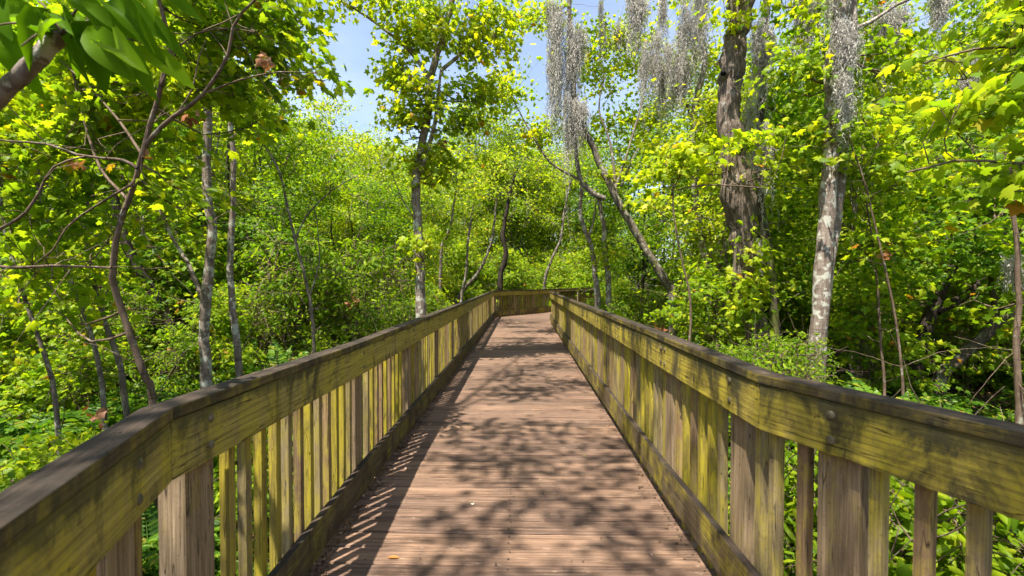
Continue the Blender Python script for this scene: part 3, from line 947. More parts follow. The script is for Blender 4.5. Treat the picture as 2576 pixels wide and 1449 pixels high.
# --- the big rough trunk
hero('old_tree', 'massive rough barked trunk with a swollen burl and a knot hole right of the deck', 'tree',
     [st(7.6, [(1905, 850), (1885, 780), (1868, 700), (1862, 620), (1856, 540), (1846, 455), (1832, 360), (1826, 290), (1826, 220), (1840, 130), (1850, 60), (1850, -120)], .19, .175),
      st(7.6, [(1850, 60), (1900, -40), (1980, -150)], .10, .05, False)],
     [bl(1880, 760, 7.3, .32, .2, .5, 26), bl(1900, 640, 7.3, .22, .2, .4, 12), bl(1850, 60, 7.2, .35, .3, .25, 8), bl(1850, -20, 7.1, .5, .4, .3, 12), bl(1860, 370, 7.1, .35, .3, .14, 5), bl(1850, -200, 7.9, 1.5, 1.3, .6, 24), bl(1700, 400, 7.0, .45, .4, .25, 12), bl(1960, 420, 6.9, .4, .4, .3, 12)],
     leaf='star', lmat='leaf_yellow', lsize=.10, per_spray=14, spray_r=.2, bark_m='bark_rough', sides=28, lump=.10, flare=1.15, bare=16, step=.10, swell=(W(1850, 480, 7.6).z, .40, .50))
old = HERO[-1]
def burl():
    bm = bmesh.new()
    bmesh.ops.create_icosphere(bm, subdivisions=2, radius=1)
    c = W(1812, 193, 7.44) - Vector(old.location)
    for v in bm.verts: v.co = c + Vector((v.co.x * .05, v.co.y * .045, v.co.z * .035))
    me = bpy.data.meshes.new('knot_hole'); bm.to_mesh(me); bm.free()
    t = NT('painted_hollow_shade'); me.materials.append(t.done((.006, .005, .004), 1.0))  # solid black lump, the shade inside the hole put into its colour
    link(bpy.data.objects.new('knot_hole', me), old)
burl()
hero('mossy_tree', 'moss wrapped trunk directly behind the massive rough trunk', 'tree',
     [st(8.4, [(1955, 920), (1945, 820), (1935, 700), (1920, 600), (1905, 500), (1902, 400), (1905, 300), (1910, 180), (1915, 40), (1920, -120)], .085, .06)],
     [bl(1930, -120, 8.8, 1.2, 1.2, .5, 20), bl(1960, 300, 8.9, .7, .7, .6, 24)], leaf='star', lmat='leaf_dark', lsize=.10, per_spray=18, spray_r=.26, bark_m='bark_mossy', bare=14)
hero('birch_tree', 'straight pale trunk with a twin stem rising behind the kink of the right railing', 'tree',
     [st(6.4, [(2046, 960), (2052, 840), (2058, 740), (2063, 640), (2069, 540), (2070, 460), (2080, 360), (2083, 260), (2088, 150), (2098, 40), (2110, -160)], .118, .085),
      st(6.42, [(2054, 850), (2066, 740), (2086, 570), (2103, 440), (2108, 330), (2118, 200), (2125, 60), (2140, -100)], .085, .06, False, .3),
      st(6.3, [(2110, 92), (2170, 70), (2230, 30), (2300, 0), (2400, -40)], .030, .014, False),
      st(6.3, [(2068, 240), (2060, 180), (2080, 120)], .03, .02, False)],
     [bl(2000, 200, 6.6, .6, .5, .5, 26), bl(2200, -60, 6.8, 1.1, 1.0, .5, 26), bl(1990, 60, 6.7, .5, .5, .4, 20), bl(2040, 330, 6.4, .4, .3, .3, 9), bl(2230, 150, 6.8, .6, .5, .5, 24)],
     leaf='star', lmat='leaf', lsize=.10, per_spray=16, spray_r=.22, bark_m='bark_light', sides=14, bare=20, flare=1.2)

# --- right hand dark leaning trunks
hero('oak_tree', 'dark twisted trunk standing in shade right of the pale twin stemmed tree', 'tree',
     [st(8.2, [(2290, 960), (2292, 900), (2310, 830), (2335, 760), (2365, 700), (2395, 620), (2405, 540), (2440, 440)], .12, .07),
      st(8.2, [(2340, 780), (2400, 750), (2450, 700), (2480, 600)], .08, .04, False)],
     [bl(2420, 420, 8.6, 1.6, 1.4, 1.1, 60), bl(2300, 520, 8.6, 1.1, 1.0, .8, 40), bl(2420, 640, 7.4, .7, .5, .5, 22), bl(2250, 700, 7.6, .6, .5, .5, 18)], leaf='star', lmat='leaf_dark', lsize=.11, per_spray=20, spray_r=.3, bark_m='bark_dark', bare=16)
hero('oak_tree', 'mossy trunk leaning low towards the right edge of the picture', 'tree',
     [st(7.6, [(2350, 950), (2390, 905), (2440, 860), (2500, 800), (2560, 750), (2650, 660), (2740, 520)], .095, .07),
      st(7.6, [(2450, 850), (2480, 780), (2470, 690), (2500, 560)], .05, .025, False)],
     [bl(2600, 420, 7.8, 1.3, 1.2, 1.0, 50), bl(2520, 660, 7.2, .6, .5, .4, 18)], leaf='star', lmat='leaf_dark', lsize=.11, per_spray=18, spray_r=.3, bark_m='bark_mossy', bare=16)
for lab, D, pts, r in (
    ('straight thin sapling right of the pale twin stemmed tree', 6.6, [(2215, 960), (2205, 860), (2195, 720), (2180, 600), (2160, 480)], .022),
    ('thin sapling leaning left in front of the dark twisted trunk', 6.2, [(2260, 960), (2240, 800), (2200, 620), (2150, 430), (2110, 330)], .020),
    ('upright grey sapling hung with wisps of moss near the right edge', 6.0, [(2545, 1010), (2535, 880), (2540, 760), (2530, 600), (2510, 420)], .045)):
    hero('sapling', lab, 'sapling', [st(D, pts, r, r * .45)],
         [bl(pts[-1][0], pts[-1][1], D + .2, .8, .7, .5, 30), bl(pts[-2][0] + 60, pts[-2][1], D + .3, .7, .6, .4, 22), bl(pts[2][0], pts[2][1], D + .3, .6, .5, .35, 12)],
         leaf='star', lmat='leaf', lsize=.10, per_spray=14, spray_r=.24, bark_m='bark_twig', bare=12, flare=1.15)
hero('maple_tree', 'maple beyond the right edge with bright big leaved boughs reaching in', 'tree',
     [([Vector((4.6, 2.2, -.7)), Vector((4.5, 2.3, 1.0)), Vector((4.2, 2.6, 2.6)), Vector((3.9, 2.8, 3.6))], .06, .025),
      ([Vector((4.4, 2.4, 1.5)), Vector((3.6, 2.75, 2.05)), Vector((2.9, 2.9, 2.25)), Vector((2.5, 3.0, 2.2))], .018, .006),
      ([Vector((4.3, 2.5, 2.1)), Vector((3.6, 2.8, 2.75)), Vector((3.0, 2.9, 2.95)), Vector((2.6, 3.0, 2.9))], .016, .006),
      ([Vector((4.4, 2.4, 1.0)), Vector((3.9, 2.7, 1.3)), Vector((3.4, 2.9, 1.45))], .014, .006)],
     [bl(2480, 290, 2.9, .38, .3, .14, 13), bl(2350, 310, 3.0, .3, .3, .12, 8), bl(2530, 120, 2.9, .3, .3, .18, 11), bl(2420, 170, 3.0, .3, .3, .12, 6), bl(2500, 480, 2.9, .28, .3, .12, 9), bl(2550, 400, 2.9, .25, .3, .14, 8), bl(2540, 10, 2.8, .3, .3, .2, 12)],
     leaf='maple', lmat='leaf_yellow', lsize=.088, per_spray=11, spray_r=.14, bark_m='bark_twig', bare=8, flare=1.1, twig_r=.004, step=.12)
hero('maple_tree', 'sunlit bough of a small maple in front of the massive rough trunk', 'tree',
     [st(6.2, [(1730, 900), (1735, 760), (1700, 600), (1690, 480), (1720, 430)], .022, .010), st(6.2, [(1700, 480), (1760, 468), (1850, 470), (1910, 476)], .012, .007, False)],
     [bl(1730, 400, 6.2, .5, .4, .22, 22), bl(1640, 440, 6.2, .3, .3, .2, 10), bl(1850, 365, 6.2, .3, .25, .10, 5), bl(1930, 345, 6.2, .3, .3, .12, 5)],
     leaf='star', lmat='leaf_yellow', lsize=.10, per_spray=12, spray_r=.16, bark_m='bark_twig', flare=1.1)

# --- the broad leaved branch right by the camera, upper left
root = tag(empty('broad_leaved_tree', (-3.0, .2, -.6)), 'thick pale limb with large dark green leaves in the top left corner', 'tree')
def near_limb():
    D = 1.35
    base = Vector(root.location)
    P = [Vector((-3.0, .2, -.65)), Vector((-2.9, .5, .6)), Vector((-2.4, 1.1, 1.7)), W(-150, 290, D), W(0, 215, D), W(60, 165, D), W(110, 115, D), W(145, 80, D)]
    path = [p - base for p in smooth_path(P, .05, .002)]
    n = len(path)
    rad = [.07 + (.0235 - .07) * min(1, i / (n * .75)) for i in range(n)]
    V, F = tube(path, rad, 14); V = lumpy(V, path, .05, 20)
    link(bpy.data.objects.new('trunk', mesh_np('trunk', V, F, M['bark_light'], True)), root)
    tips = []
    parts = []
    for (px, py, dd) in ((60, -20, 0), (230, -10, .0), (170, 90, -.05), (330, 40, .05), (260, 130, .05), (420, 130, .1), (40, 110, -.1), (-40, 60, 0)):
        q = [W(145, 80, D), W((145 + px) / 2, (80 + py) / 2 - 20, D + dd / 2), W(px, py, D + dd)]
        path = [p - base for p in smooth_path(q, .04)]
        parts.append(tube(path, np.linspace(.005, .002, len(path)), 5))
    V, F = join(parts)
    link(bpy.data.objects.new('branches', mesh_np('branches', V, F, M['bark_twig'], True)), root)
    # leaves, each from stalk place to tip place
    L = [(110, 10, 60, 150), (180, 20, 185, 175), (120, -40, 260, 30), (200, 0, 430, 75), (240, 10, 500, 130), (-20, 60, 80, 250), (0, -30, 20, 90), (240, 40, 270, 215), (300, -30, 290, 80),
         (240, 90, 500, 280), (330, 110, 530, 215), (300, 50, 560, 170), (60, -60, 100, 60), (280, 120, 420, 250), (390, -40, 400, 70), (200, -60, 360, -20), (330, -20, 520, 50), (-60, 90, -10, 230), (180, 60, 260, 140),
         (120, 60, 20, 20), (90, 30, -40, 60), (210, 60, 330, 200), (150, -30, 40, -50), (-80, -20, 10, 60), (260, -10, 380, 110), (170, 40, 220, 120), (140, 40, 150, 130), (220, 30, 330, 90)]
    pos, nr, tp, sz = [], [], [], []
    for (a, b, c, d) in L:
        dz = random.uniform(-.12, .15)
        p = W(a, b, D + dz) - base; q = W(c, d, D + dz + random.uniform(-.05, .08)) - base
        t = q - p
        pos.append(tuple(p)); tp.append(tuple(t)); sz.append(min(t.length * 1.1, .21))
        nn = Vector((random.gauss(0, .4), -.9, random.uniform(.1, .9)))
        nr.append(tuple(nn))
    V, F = leaves(pos, nr, tp, sz, 'folded')
    link(bpy.data.objects.new('crown', mesh_np('crown', V, F, M['leaf_broad'], False)), root)
near_limb()

# --- trees standing behind the camera and to its left: their boughs shade the deck
def shade_blobs(L):
    out = []
    for X, Y, z, rx, ry, n in L:
        z = z + 3.2
        out.append((Vector((X - .25 * z, Y - .33 * z, z)), (rx * .95, ry * 1.0, .35), int(n * 1.45)))
    return out
hero('maple_tree', 'maple beside the boardwalk behind the viewer, its boughs high over the deck', 'tree',
     [([Vector((-3.6, -2.2, -.6)), Vector((-3.5, -2.0, 2.0)), Vector((-3.0, -1.4, 6.0)), Vector((-2.6, -.8, 8.0))], .12, .04),
      ([Vector((-2.9, -1.2, 6.8)), Vector((-2.2, -.3, 7.8)), Vector((-1.9, .6, 8.3))], .03, .006),
      ([Vector((-3.0, -1.4, 6.5)), Vector((-2.0, -.8, 7.7)), Vector((-1.4, -.3, 8.1))], .028, .006)],
     shade_blobs([(-.35, 2.7, 5.0, .38, .3, 10), (.35, 3.0, 5.1, .45, .22, 10), (.75, 2.6, 5.0, .3, .3, 9), (-.1, 3.75, 5.2, .6, .24, 16), (.75, 3.55, 5.2, .38, .28, 12), (.2, 4.5, 5.4, .7, .28, 18),
                  (-.6, 4.5, 5.3, .2, .25, 4), (.95, 4.2, 5.3, .3, .35, 9), (-.2, 2.1, 5.0, .8, .3, 16), (1.2, 1.2, 4.9, .7, .6, 20), (1.8, 2.0, 4.9, .6, .6, 14), (-1.0, 1.2, 4.9, .5, .5, 12), (1.45, 2.0, 4.9, .3, .25, 9), (1.8, 1.55, 4.9, .35, .25, 9), (1.25, 2.7, 5.0, .2, .25, 5), (-2.3, 2.4, 4.9, .6, .5, 14), (-3.0, 3.6, 5.0, .6, .5, 12), (-2.2, 3.9, 5.0, .35, .4, 7), (-3.9, 4.8, 5.2, .7, .5, 10), (-3.6, 2.6, 5.0, .6, .5, 12)]),
     leaf='star', lmat='leaf', lsize=.085, per_spray=12, spray_r=.20, bark_m='bark_grey', twig_r=.0035, bare=3)
hero('maple_tree', 'tall maple behind the viewer whose top boughs hang far out above the boardwalk', 'tree',
     [([Vector((-5.2, -1.0, -.6)), Vector((-5.0, -.8, 4.0)), Vector((-4.4, .4, 8.6)), Vector((-3.4, 2.0, 10.8))], .16, .05),
      ([Vector((-4.3, .6, 8.8)), Vector((-3.2, 2.0, 9.8)), Vector((-2.6, 3.4, 10.2))], .04, .006),
      ([Vector((-3.4, 2.0, 10.8)), Vector((-3.1, 5.0, 12.4)), Vector((-3.0, 7.5, 13.6))], .035, .008)],
     shade_blobs([(.1, 6.1, 6.6, .7, .35, 18), (.75, 6.6, 6.7, .4, .4, 12), (-.1, 7.2, 7.0, .55, .35, 15), (.4, 8.1, 7.4, .7, .4, 18), (.0, 9.3, 8.2, .5, .35, 12), (.6, 10.4, 8.6, .5, .35, 12),
                  (.0, 11.8, 9.4, .7, .3, 12), (.3, 13.3, 10.2, .8, .3, 14), (-.1, 14.8, 11.0, .8, .3, 14), (.5, 16.3, 11.5, .8, .3, 14), (-1.0, 5.2, 6.4, .35, .5, 8), (1.3, 5.4, 6.4, .4, .5, 8), (2.0, 3.6, 6.0, .5, .6, 14)]),
     leaf='star', lmat='leaf', lsize=.095, per_spray=12, spray_r=.21, bark_m='bark_grey', twig_r=.005, bare=3)

# ------------------------------------------------------------------ hanging moss
def moss_mesh(name, w, length, n, tufts=5):
    Vs, Fs = [], []
    k = 0
    cx = rng.uniform(-1, 1, tufts) * w * .55; cy = rng.normal(0, w * .3, tufts); cl = rng.uniform(.45, 1.0, tufts); cz = -rng.uniform(0, .3, tufts) * length; cw = rng.uniform(.18, .4, tufts) * w
    cl[0] = 1.0; cz[0] = 0; cx[0] = 0; cw[0] = w * .45
    for _ in range(n):
        g_ = rng.integers(0, tufts)
        u = rng.normal(0, .5)
        L = length * cl[g_] * max(.10, 1 - abs(u) * .9) * rng.uniform(.2, 1.0)
        x = cx[g_] + u * cw[g_]; y = cy[g_] + rng.normal(0, cw[g_] * .5)
        seg = max(5, int(L / .03))
        z0 = cz[g_] - rng.uniform(0, .25) * length * (1 - cl[g_] * .5)
        t = np.linspace(0, 1, seg + 1)
        w1 = np.cumsum(rng.normal(0, .012, (seg + 1, 2)), axis=0)
        ph = rng.uniform(0, 6.28); fr = rng.uniform(30, 60)
        sx = w1[:, 0] + .012 * np.sin(ph + t * L * fr); sy = w1[:, 1] + .012 * np.cos(ph + t * L * fr)
        conv = 1 - .35 * t
        zz = z0 - t * L
        P = np.stack([(x - cx[g_]) * conv + cx[g_] + sx, y + sy, zz], -1)
        a = rng.uniform(0, 6.28, seg + 1)
        hw = .0046 * rng.uniform(.6, 1.4)
        d = np.stack([np.cos(a), np.sin(a), np.zeros(seg + 1)], -1) * hw
        V = np.concatenate([P - d, P + d])
        i = np.arange(seg)
        F = np.stack([i, i + 1, i + 1 + seg + 1, i + seg + 1], -1) + k
        Vs.append(V); Fs.append(F); k += len(V)
        m = int(seg * 1.5)
        ii = rng.integers(0, seg, m)
        c = P[ii]; dr = unit(rng.normal(0, 1, (m, 3)) - np.array([0, 0, .5])) * rng.uniform(.012, .05, (m, 1))
        sd = unit(np.cross(dr, rng.normal(0, 1, (m, 3)))) * hw * .8
        V = np.stack([c - sd, c + sd, c + dr + sd * .3 + [0, 0, -.01], c + dr - sd * .3 + [0, 0, -.01]], 1).reshape(-1, 3)
        F = np.arange(m * 4).reshape(-1, 4) + k
        Vs.append(V); Fs.append(F); k += len(V)
    return mesh_np(name, np.concatenate(Vs), np.concatenate(Fs), M['moss'])
MOSSM = [moss_mesh('hanging_moss', .50, 2.4, 380, 7), moss_mesh('hanging_moss', .36, 1.5, 260, 5), moss_mesh('hanging_moss', .26, .9, 150, 4), moss_mesh('hanging_moss', .2, 2.2, 170, 4)]
MOSSL = [2.4, 1.5, .9, 2.2]; MOSSW = [.42, .30, .22, .16]
MD = [  # px, top py, bottom py, D, mesh, label
 (1412, 40, 390, 10.9, 0, 'thickest curtain of grey moss, on the trunk leaning over the far bend'),
 (1455, 60, 300, 10.9, 1, 'narrower grey moss curtain close to the right of the thickest one'),
 (1425, 240, 470, 10.8, 3, 'long thin moss beard reaching lowest on the leaning trunk'),
 (1462, 250, 430, 10.8, 1, 'moss tuft wrapped round the fork of the leaning trunk'),
 (1400, 10, 180, 11.0, 1, 'moss tuft at the top of the leaning trunk, left side'),
 (1510, 10, 190, 11.5, 3, 'faint thin moss strand in front of the yellow leaves right of the leaning trunk'),
 (1605, -20, 190, 10.0, 1, 'short moss fringe hanging left of the wide pale moss curtain'),
 (1640, 90, 300, 9.8, 0, 'wide pale moss curtain, the left one of the three beside the slim pale trunk'),
 (1680, 120, 330, 9.8, 0, 'wide pale moss curtain, the middle one of the three beside the slim pale trunk'),
 (1665, -60, 160, 9.9, 3, 'thin moss beard coming down from the top edge over the pale curtains'),
 (1745, -20, 260, 9.7, 0, 'heavy moss mass hanging on the slim pale trunk from the top edge'),
 (1715, 150, 320, 9.9, 1, 'ragged moss tuft hanging against the slim pale trunk'),
 (1560, 60, 210, 11.6, 2, 'small faint moss tuft among the leaves above the far bend'),
 (1915, 60, 330, 8.2, 1, 'upper moss sleeve on the trunk behind the massive rough one'),
 (1905, 240, 560, 8.2, 3, 'lower moss sleeve on the trunk behind the massive rough one'),
 (2118, 60, 300, 6.2, 1, 'upper moss curtain on the twin stem of the pale tree'),
 (2110, 200, 400, 6.2, 1, 'lower moss curtain on the twin stem of the pale tree'),
 (2020, -40, 240, 7.4, 1, 'dark moss clump hanging left of the pale twin stemmed tree'),
 (2065, -20, 130, 6.3, 2, 'moss tuft round the top of the pale twin stemmed tree'),
 (2200, 0, 260, 7.6, 3, 'thin moss beard among the leaves right of the twin stem'),
 (2240, 20, 230, 7.8, 1, 'dark moss fringe high among shaded leaves right of the twin stem'),
 (2345, -20, 150, 7.0, 1, 'moss fringe in front of the bright gap of sky at the upper right'),
 (2405, 120, 330, 6.6, 3, 'thin pale moss strand in front of the right hand boughs'),
 (2540, 640, 800, 6.2, 2, 'moss beard above the low leaning mossy trunk at the right edge'),
 (1885, 600, 760, 8.2, 2, 'moss wisp on the lower part of the trunk behind the massive rough one')]
for px, t0, t1, D, k, lab in MD:
    top = W(px, t0, D); ln = (t1 - t0) / 1145.0 * D
    o = link(bpy.data.objects.new('hanging_moss', MOSSM[k]))
    o.location = top
    s = ln / MOSSL[k]
    o.scale = (min(1.15, max(.6, s)), min(1.15, max(.6, s)), s)
    o.rotation_euler = (0, 0, random.uniform(0, 6.28) if k > 1 else random.uniform(-.5, .5))
    tag(o, lab, 'moss', 'grey moss hanging from the trees')

# ------------------------------------------------------------------ ferns
def fern_mesh(name, n, length, pin, width=.16, arch=.9, up=1.0):
    P, Nn, T, Z = [], [], [], []
    stems = []
    for k in range(n):
        a = k / n * 6.283 + rng.uniform(-.3, .3)
        el = rng.uniform(.75, 1.35) * up
        L = length * rng.uniform(.65, 1.1)
        d = np.array([math.cos(a), math.sin(a), 0])
        pts = []
        p = np.zeros(3)
        ang = el
        for i in range(13):
            pts.append(p.copy())
            p = p + (d * math.cos(ang) + np.array([0, 0, math.sin(ang)])) * L / 12
            ang -= arch * 1.9 / 12 * rng.uniform(.8, 1.2)
        pts = np.array(pts)
        stems.append(tube(pts, np.linspace(.004, .0015, 13), 3))
        side = np.cross(d, [0, 0, 1])
        for j in range(pin):
            t = .15 + .85 * j / pin
            f = t * 12; i = min(11, int(f)); q = pts[i] * (1 - f + i) + pts[i + 1] * (f - i)
            tg = unit(pts[i + 1] - pts[i]); nn = np.cross(side, tg)
            w = width * length * (math.sin(min(1, t * 1.15) * math.pi * .85 + .35)) * 1.0
            for s in (-1, 1):
                P.append(q); Nn.append(nn + rng.normal(0, .15, 3)); T.append(side * s + tg * .45 + nn * rng.uniform(-.1, .1)); Z.append(max(.02, w))
    TV = TPL['rhomb']
    P = np.array(P); Nn = unit(np.array(Nn)); T = np.array(T)
    T = unit(T - (T * Nn).sum(-1, keepdims=True) * Nn)
    SX = np.cross(T, Nn); Z = np.array(Z)
    wid = length * .85 / pin * .55
    prof = np.array([(0, 0), (.9, .25), (.5, .8), (0, 1), (-.5, .8), (-.9, .25)])
    V = P[:, None] + prof[None, :, 0:1] * wid * SX[:, None] + prof[None, :, 1:2] * Z[:, None, None] * T[:, None]
    V[:, 3] -= np.array([0, 0, 1]) * (Z * .2)[:, None]
    F = np.array([(0, 1, 2, 3), (0, 3, 4, 5)])[None] + (np.arange(len(P)) * 6)[:, None, None]
    V1, F1 = join(stems)
    k = len(V1)
    V = np.concatenate([V1, V.reshape(-1, 3)]); F = np.concatenate([F1, F.reshape(-1, 4) + k])
    return mesh_np(name, V, F, M['fern'])
FERN = [fern_mesh('fern', 11, .75, 22), fern_mesh('fern', 14, .6, 20), fern_mesh('fern', 9, .9, 26)]
BIGF = [fern_mesh('large_fern', 11, 1.5, 24, .15, .6, 1.1), fern_mesh('large_fern', 9, 1.2, 20, .17, .7, 1.05)]
def put(me, x, y, s, name, label, cat, group=None, rz=None, z=None):
    o = link(bpy.data.objects.new(name, me))
    o.location = (x, y, float(gh(x, y)) if z is None else z)
    o.rotation_euler = (random.uniform(-.1, .1), random.uniform(-.1, .1), random.uniform(0, 6.28) if rz is None else rz)
    o.scale = (s, s, s * random.uniform(.85, 1.15))
    return tag(o, label, cat, group)
def clear(x, y, m=.55):
    """distance to the boardwalk edges, >m means free ground"""
    if y < -3: return True
    full_left = LEFT + FAR[1:]
    if y > 26: xl, xr = 4.5 + (y - 26) * .6, 7.5 + (y - 26) * .6
    else: xl, xr = interp_x(full_left, y), interp_x(RIGHT, y)
    if y > 16: xl -= .5; xr += .5
    return x < xl - m or x > xr + m

n = 0
while n < 105:
    D = random.uniform(2.3, 10.5); px = random.uniform(-60, 960)
    x = (px - 1308) / 1145 * D
    if not clear(x, D, 1.0): continue
    put(FERN[n % 3], x, D, random.uniform(.8, 1.5), 'fern', 'feathery green fern in the fern bed left of the boardwalk', 'fern', 'ferns carpeting the ground left of the boardwalk'); n += 1
n = 0
while n < 80:
    D = random.uniform(1.6, 11); px = random.uniform(1500, 2650)
    x = (px - 1308) / 1145 * D
    if not clear(x, D, 1.0): continue
    put(FERN[n % 3], x, D, random.uniform(.8, 1.4), 'fern', 'feathery green fern growing right of the boardwalk', 'fern', 'ferns on the ground right of the boardwalk'); n += 1
for px, D, s, k, lab in ((820, 6.6, 1.0, 0, 'largest arching yellow green fern beyond the left railing'), (760, 6.9, .95, 1, 'arching fern just left of the largest fern'), (910, 7.4, .9, 1, 'arching fern just right of the largest fern'),
                         (700, 7.4, .9, 0, 'arching fern beside the thin straight pale trunk'),
                         (1670, 9.0, 1.0, 0, 'tall fern beyond the right railing near the leaning trunk foot'), (1745, 7.6, 1.0, 0, 'broad fern left of the massive rough trunk foot'), (1790, 7.0, 1.0, 1, 'fern touching the massive rough trunk foot'),
                         (1660, 7.8, .9, 1, 'fern growing between the tall fern and the broad fern'), (1600, 10.5, .8, 1, 'fern behind the right railing close to the far bend'),
                         (2560, 2.7, .8, 1, 'bright fern with broad fronds at the right edge'), (2230, 5.0, .8, 0, 'single fern frond clump behind the kink of the right railing'), (2430, 4.0, .7, 1, 'dark fern over the right railing near the edge')):
    x = (px - 1308) / 1145 * D
    put(BIGF[k], x, D, s, 'large_fern', lab, 'fern', 'large arching ferns')

# palmetto
def palmetto():
    Vs, Fs, k = [], [], 0
    st_ = []
    for f in range(13):
        a = rng.uniform(0, 6.28); el = rng.uniform(.5, 1.3); L = rng.uniform(.5, 1.0)
        d = np.array([math.cos(a) * math.cos(el), math.sin(a) * math.cos(el), math.sin(el)])
        c = d * L
        st_.append(tube([np.zeros(3), c * .5 + [0, 0, .03], c], [.01, .008, .006], 4))
        side = unit(np.cross(d, [0, 0, 1])); 
        for j in range(22):
            b = -1.35 + 2.7 * j / 21
            dd = unit(d * math.cos(b) + side * math.sin(b)); ln = rng.uniform(.45, .6)
            w = unit(np.cross(dd, np.cross(d, side))) * .013
            V = np.array([c - w * .4, c + w * .4, c + dd * ln * .5 + w, c + dd * ln + [0, 0, -.08], c + dd * ln * .5 - w])
            Vs.append(V); Fs.append(np.array([(0, 1, 2, 4), (4, 2, 3, 3)]) + k); k += 5
    V1, F1 = join(st_)
    V = np.concatenate(Vs); 
    quads = np.array([f[0] for f in Fs]); tris = np.array([f[1][:3] for f in Fs])
    me = mesh_np('palmetto', np.concatenate([V1, V]), [np.concatenate([F1, quads + len(V1)]), tris + len(V1)], M['leaf_small'])
    return me
PAL = palmetto()
for px, D, s, lab in ((1610, 9.2, .95, 'fan leaved palmetto just past the right railing'), (1400, 24.5, 1.4, 'palmetto behind the far railing'), (1330, 26, 1.5, 'large palmetto deep behind the far railing'), (1600, 11.5, 1.2, 'palmetto at the foot of the leaning trunk')):
    put(PAL, (px - 1308) / 1145 * D, D, s, 'palmetto', lab, 'palmetto')

# ------------------------------------------------------------------ bushes (a few kinds, copied)
def proto_tree(name, H, Rr, nst, nb, ns, leaf, lmat, lsize, per, low=.12, bark_m='bark_grey', r=.035, spray=.42, up=.75, rstem=1.0):
    stems = []
    for i in range(nst):
        a = random.uniform(0, 6.28); d = random.uniform(.1, 1) * Rr * .55
        top = Vector((math.cos(a) * d, math.sin(a) * d, H * random.uniform(.75, .98)))
        b = Vector((random.uniform(-.12, .12) * Rr, random.uniform(-.12, .12) * Rr, -.1)) if i else Vector((0, 0, -.1))
        m1 = b.lerp(top, .33) + Vector((random.gauss(0, .12), random.gauss(0, .12), 0)) * Rr * .6
        m2 = b.lerp(top, .66) + Vector((random.gauss(0, .16), random.gauss(0, .16), 0)) * Rr * .6
        stems.append(([b, m1, m2, top], r * random.uniform(.6, 1.2), r * .3))
    blobs = []
    for i in range(nb):
        t = low + (1 - low) * (i + random.random()) / nb
        a = random.uniform(0, 6.28); d = Rr * math.sin(min(1, .25 + t) * math.pi * .8) * random.uniform(.15, .85)
        rr = Rr * random.uniform(.38, .62)
        blobs.append((Vector((math.cos(a) * d, math.sin(a) * d, H * t)), (rr, rr, rr * random.uniform(.5, .9)), ns))
    o = make_tree(name, None, None, stems, blobs, leaf, lmat, lsize, per, spray, bark_m=bark_m, twig_m='bark_light' if name == 'forest_tree' else 'bark_twig', group=None, bare=nst * 20, sides=6, lump=.03, tw_sides=3, flare=1.15, twig_r=.011 if name == 'forest_tree' else .006)
    return o

PROT = [proto_tree('forest_tree', 9.0, 1.9, 4, 14, 24, 'rhomb', 'leaf_yellow', .115, 30, bark_m='bark_light', r=.05),
        proto_tree('forest_tree', 8.0, 1.8, 5, 13, 24, 'rhomb', 'leaf', .11, 30, bark_m='bark_light', r=.045),
        proto_tree('forest_tree', 8.5, 2.1, 3, 14, 24, 'rhomb', 'leaf_dark', .115, 32, r=.06, bark_m='bark_dark'),
        proto_tree('forest_tree', 7.5, 1.8, 6, 13, 24, 'rhomb', 'leaf_small', .095, 38, low=.06, bark_m='bark_grey'),
        proto_tree('forest_tree', 9.5, 1.8, 3, 13, 22, 'rhomb', 'leaf_yellow', .115, 30, bark_m='bark_light', r=.055, low=.2)]
PH = [9.0, 8.0, 8.5, 7.5, 9.5]
BUSH = [proto_tree('bush', 1.7, .9, 6, 10, 14, 'ellipse', 'leaf_small', .085, 16, low=.15, bark_m='bark_twig', r=.012, spray=.16),
        proto_tree('bush', 2.2, 1.0, 5, 12, 14, 'star', 'leaf', .095, 13, low=.15, bark_m='bark_twig', r=.012, spray=.2),
        proto_tree('bush', 1.1, .8, 7, 8, 14, 'ellipse', 'leaf_small', .11, 14, low=.1, bark_m='bark_twig', r=.008, spray=.16)]
BH = [1.7, 2.2, 1.1]
used = set()
def place(kind, i, x, y, s, label, cat, group, sz=None):
    src = (PROT if kind == 't' else BUSH)[i]
    key = (kind, i)
    o = src if key not in used else copy_tree(src)
    used.add(key)
    o.location = (x, y, float(gh(x, y)))
    o.rotation_euler = (0, 0, random.uniform(0, 6.28))
    o.scale = (s, s, sz if sz else s)
    tag(o, label, cat, group)
    return o

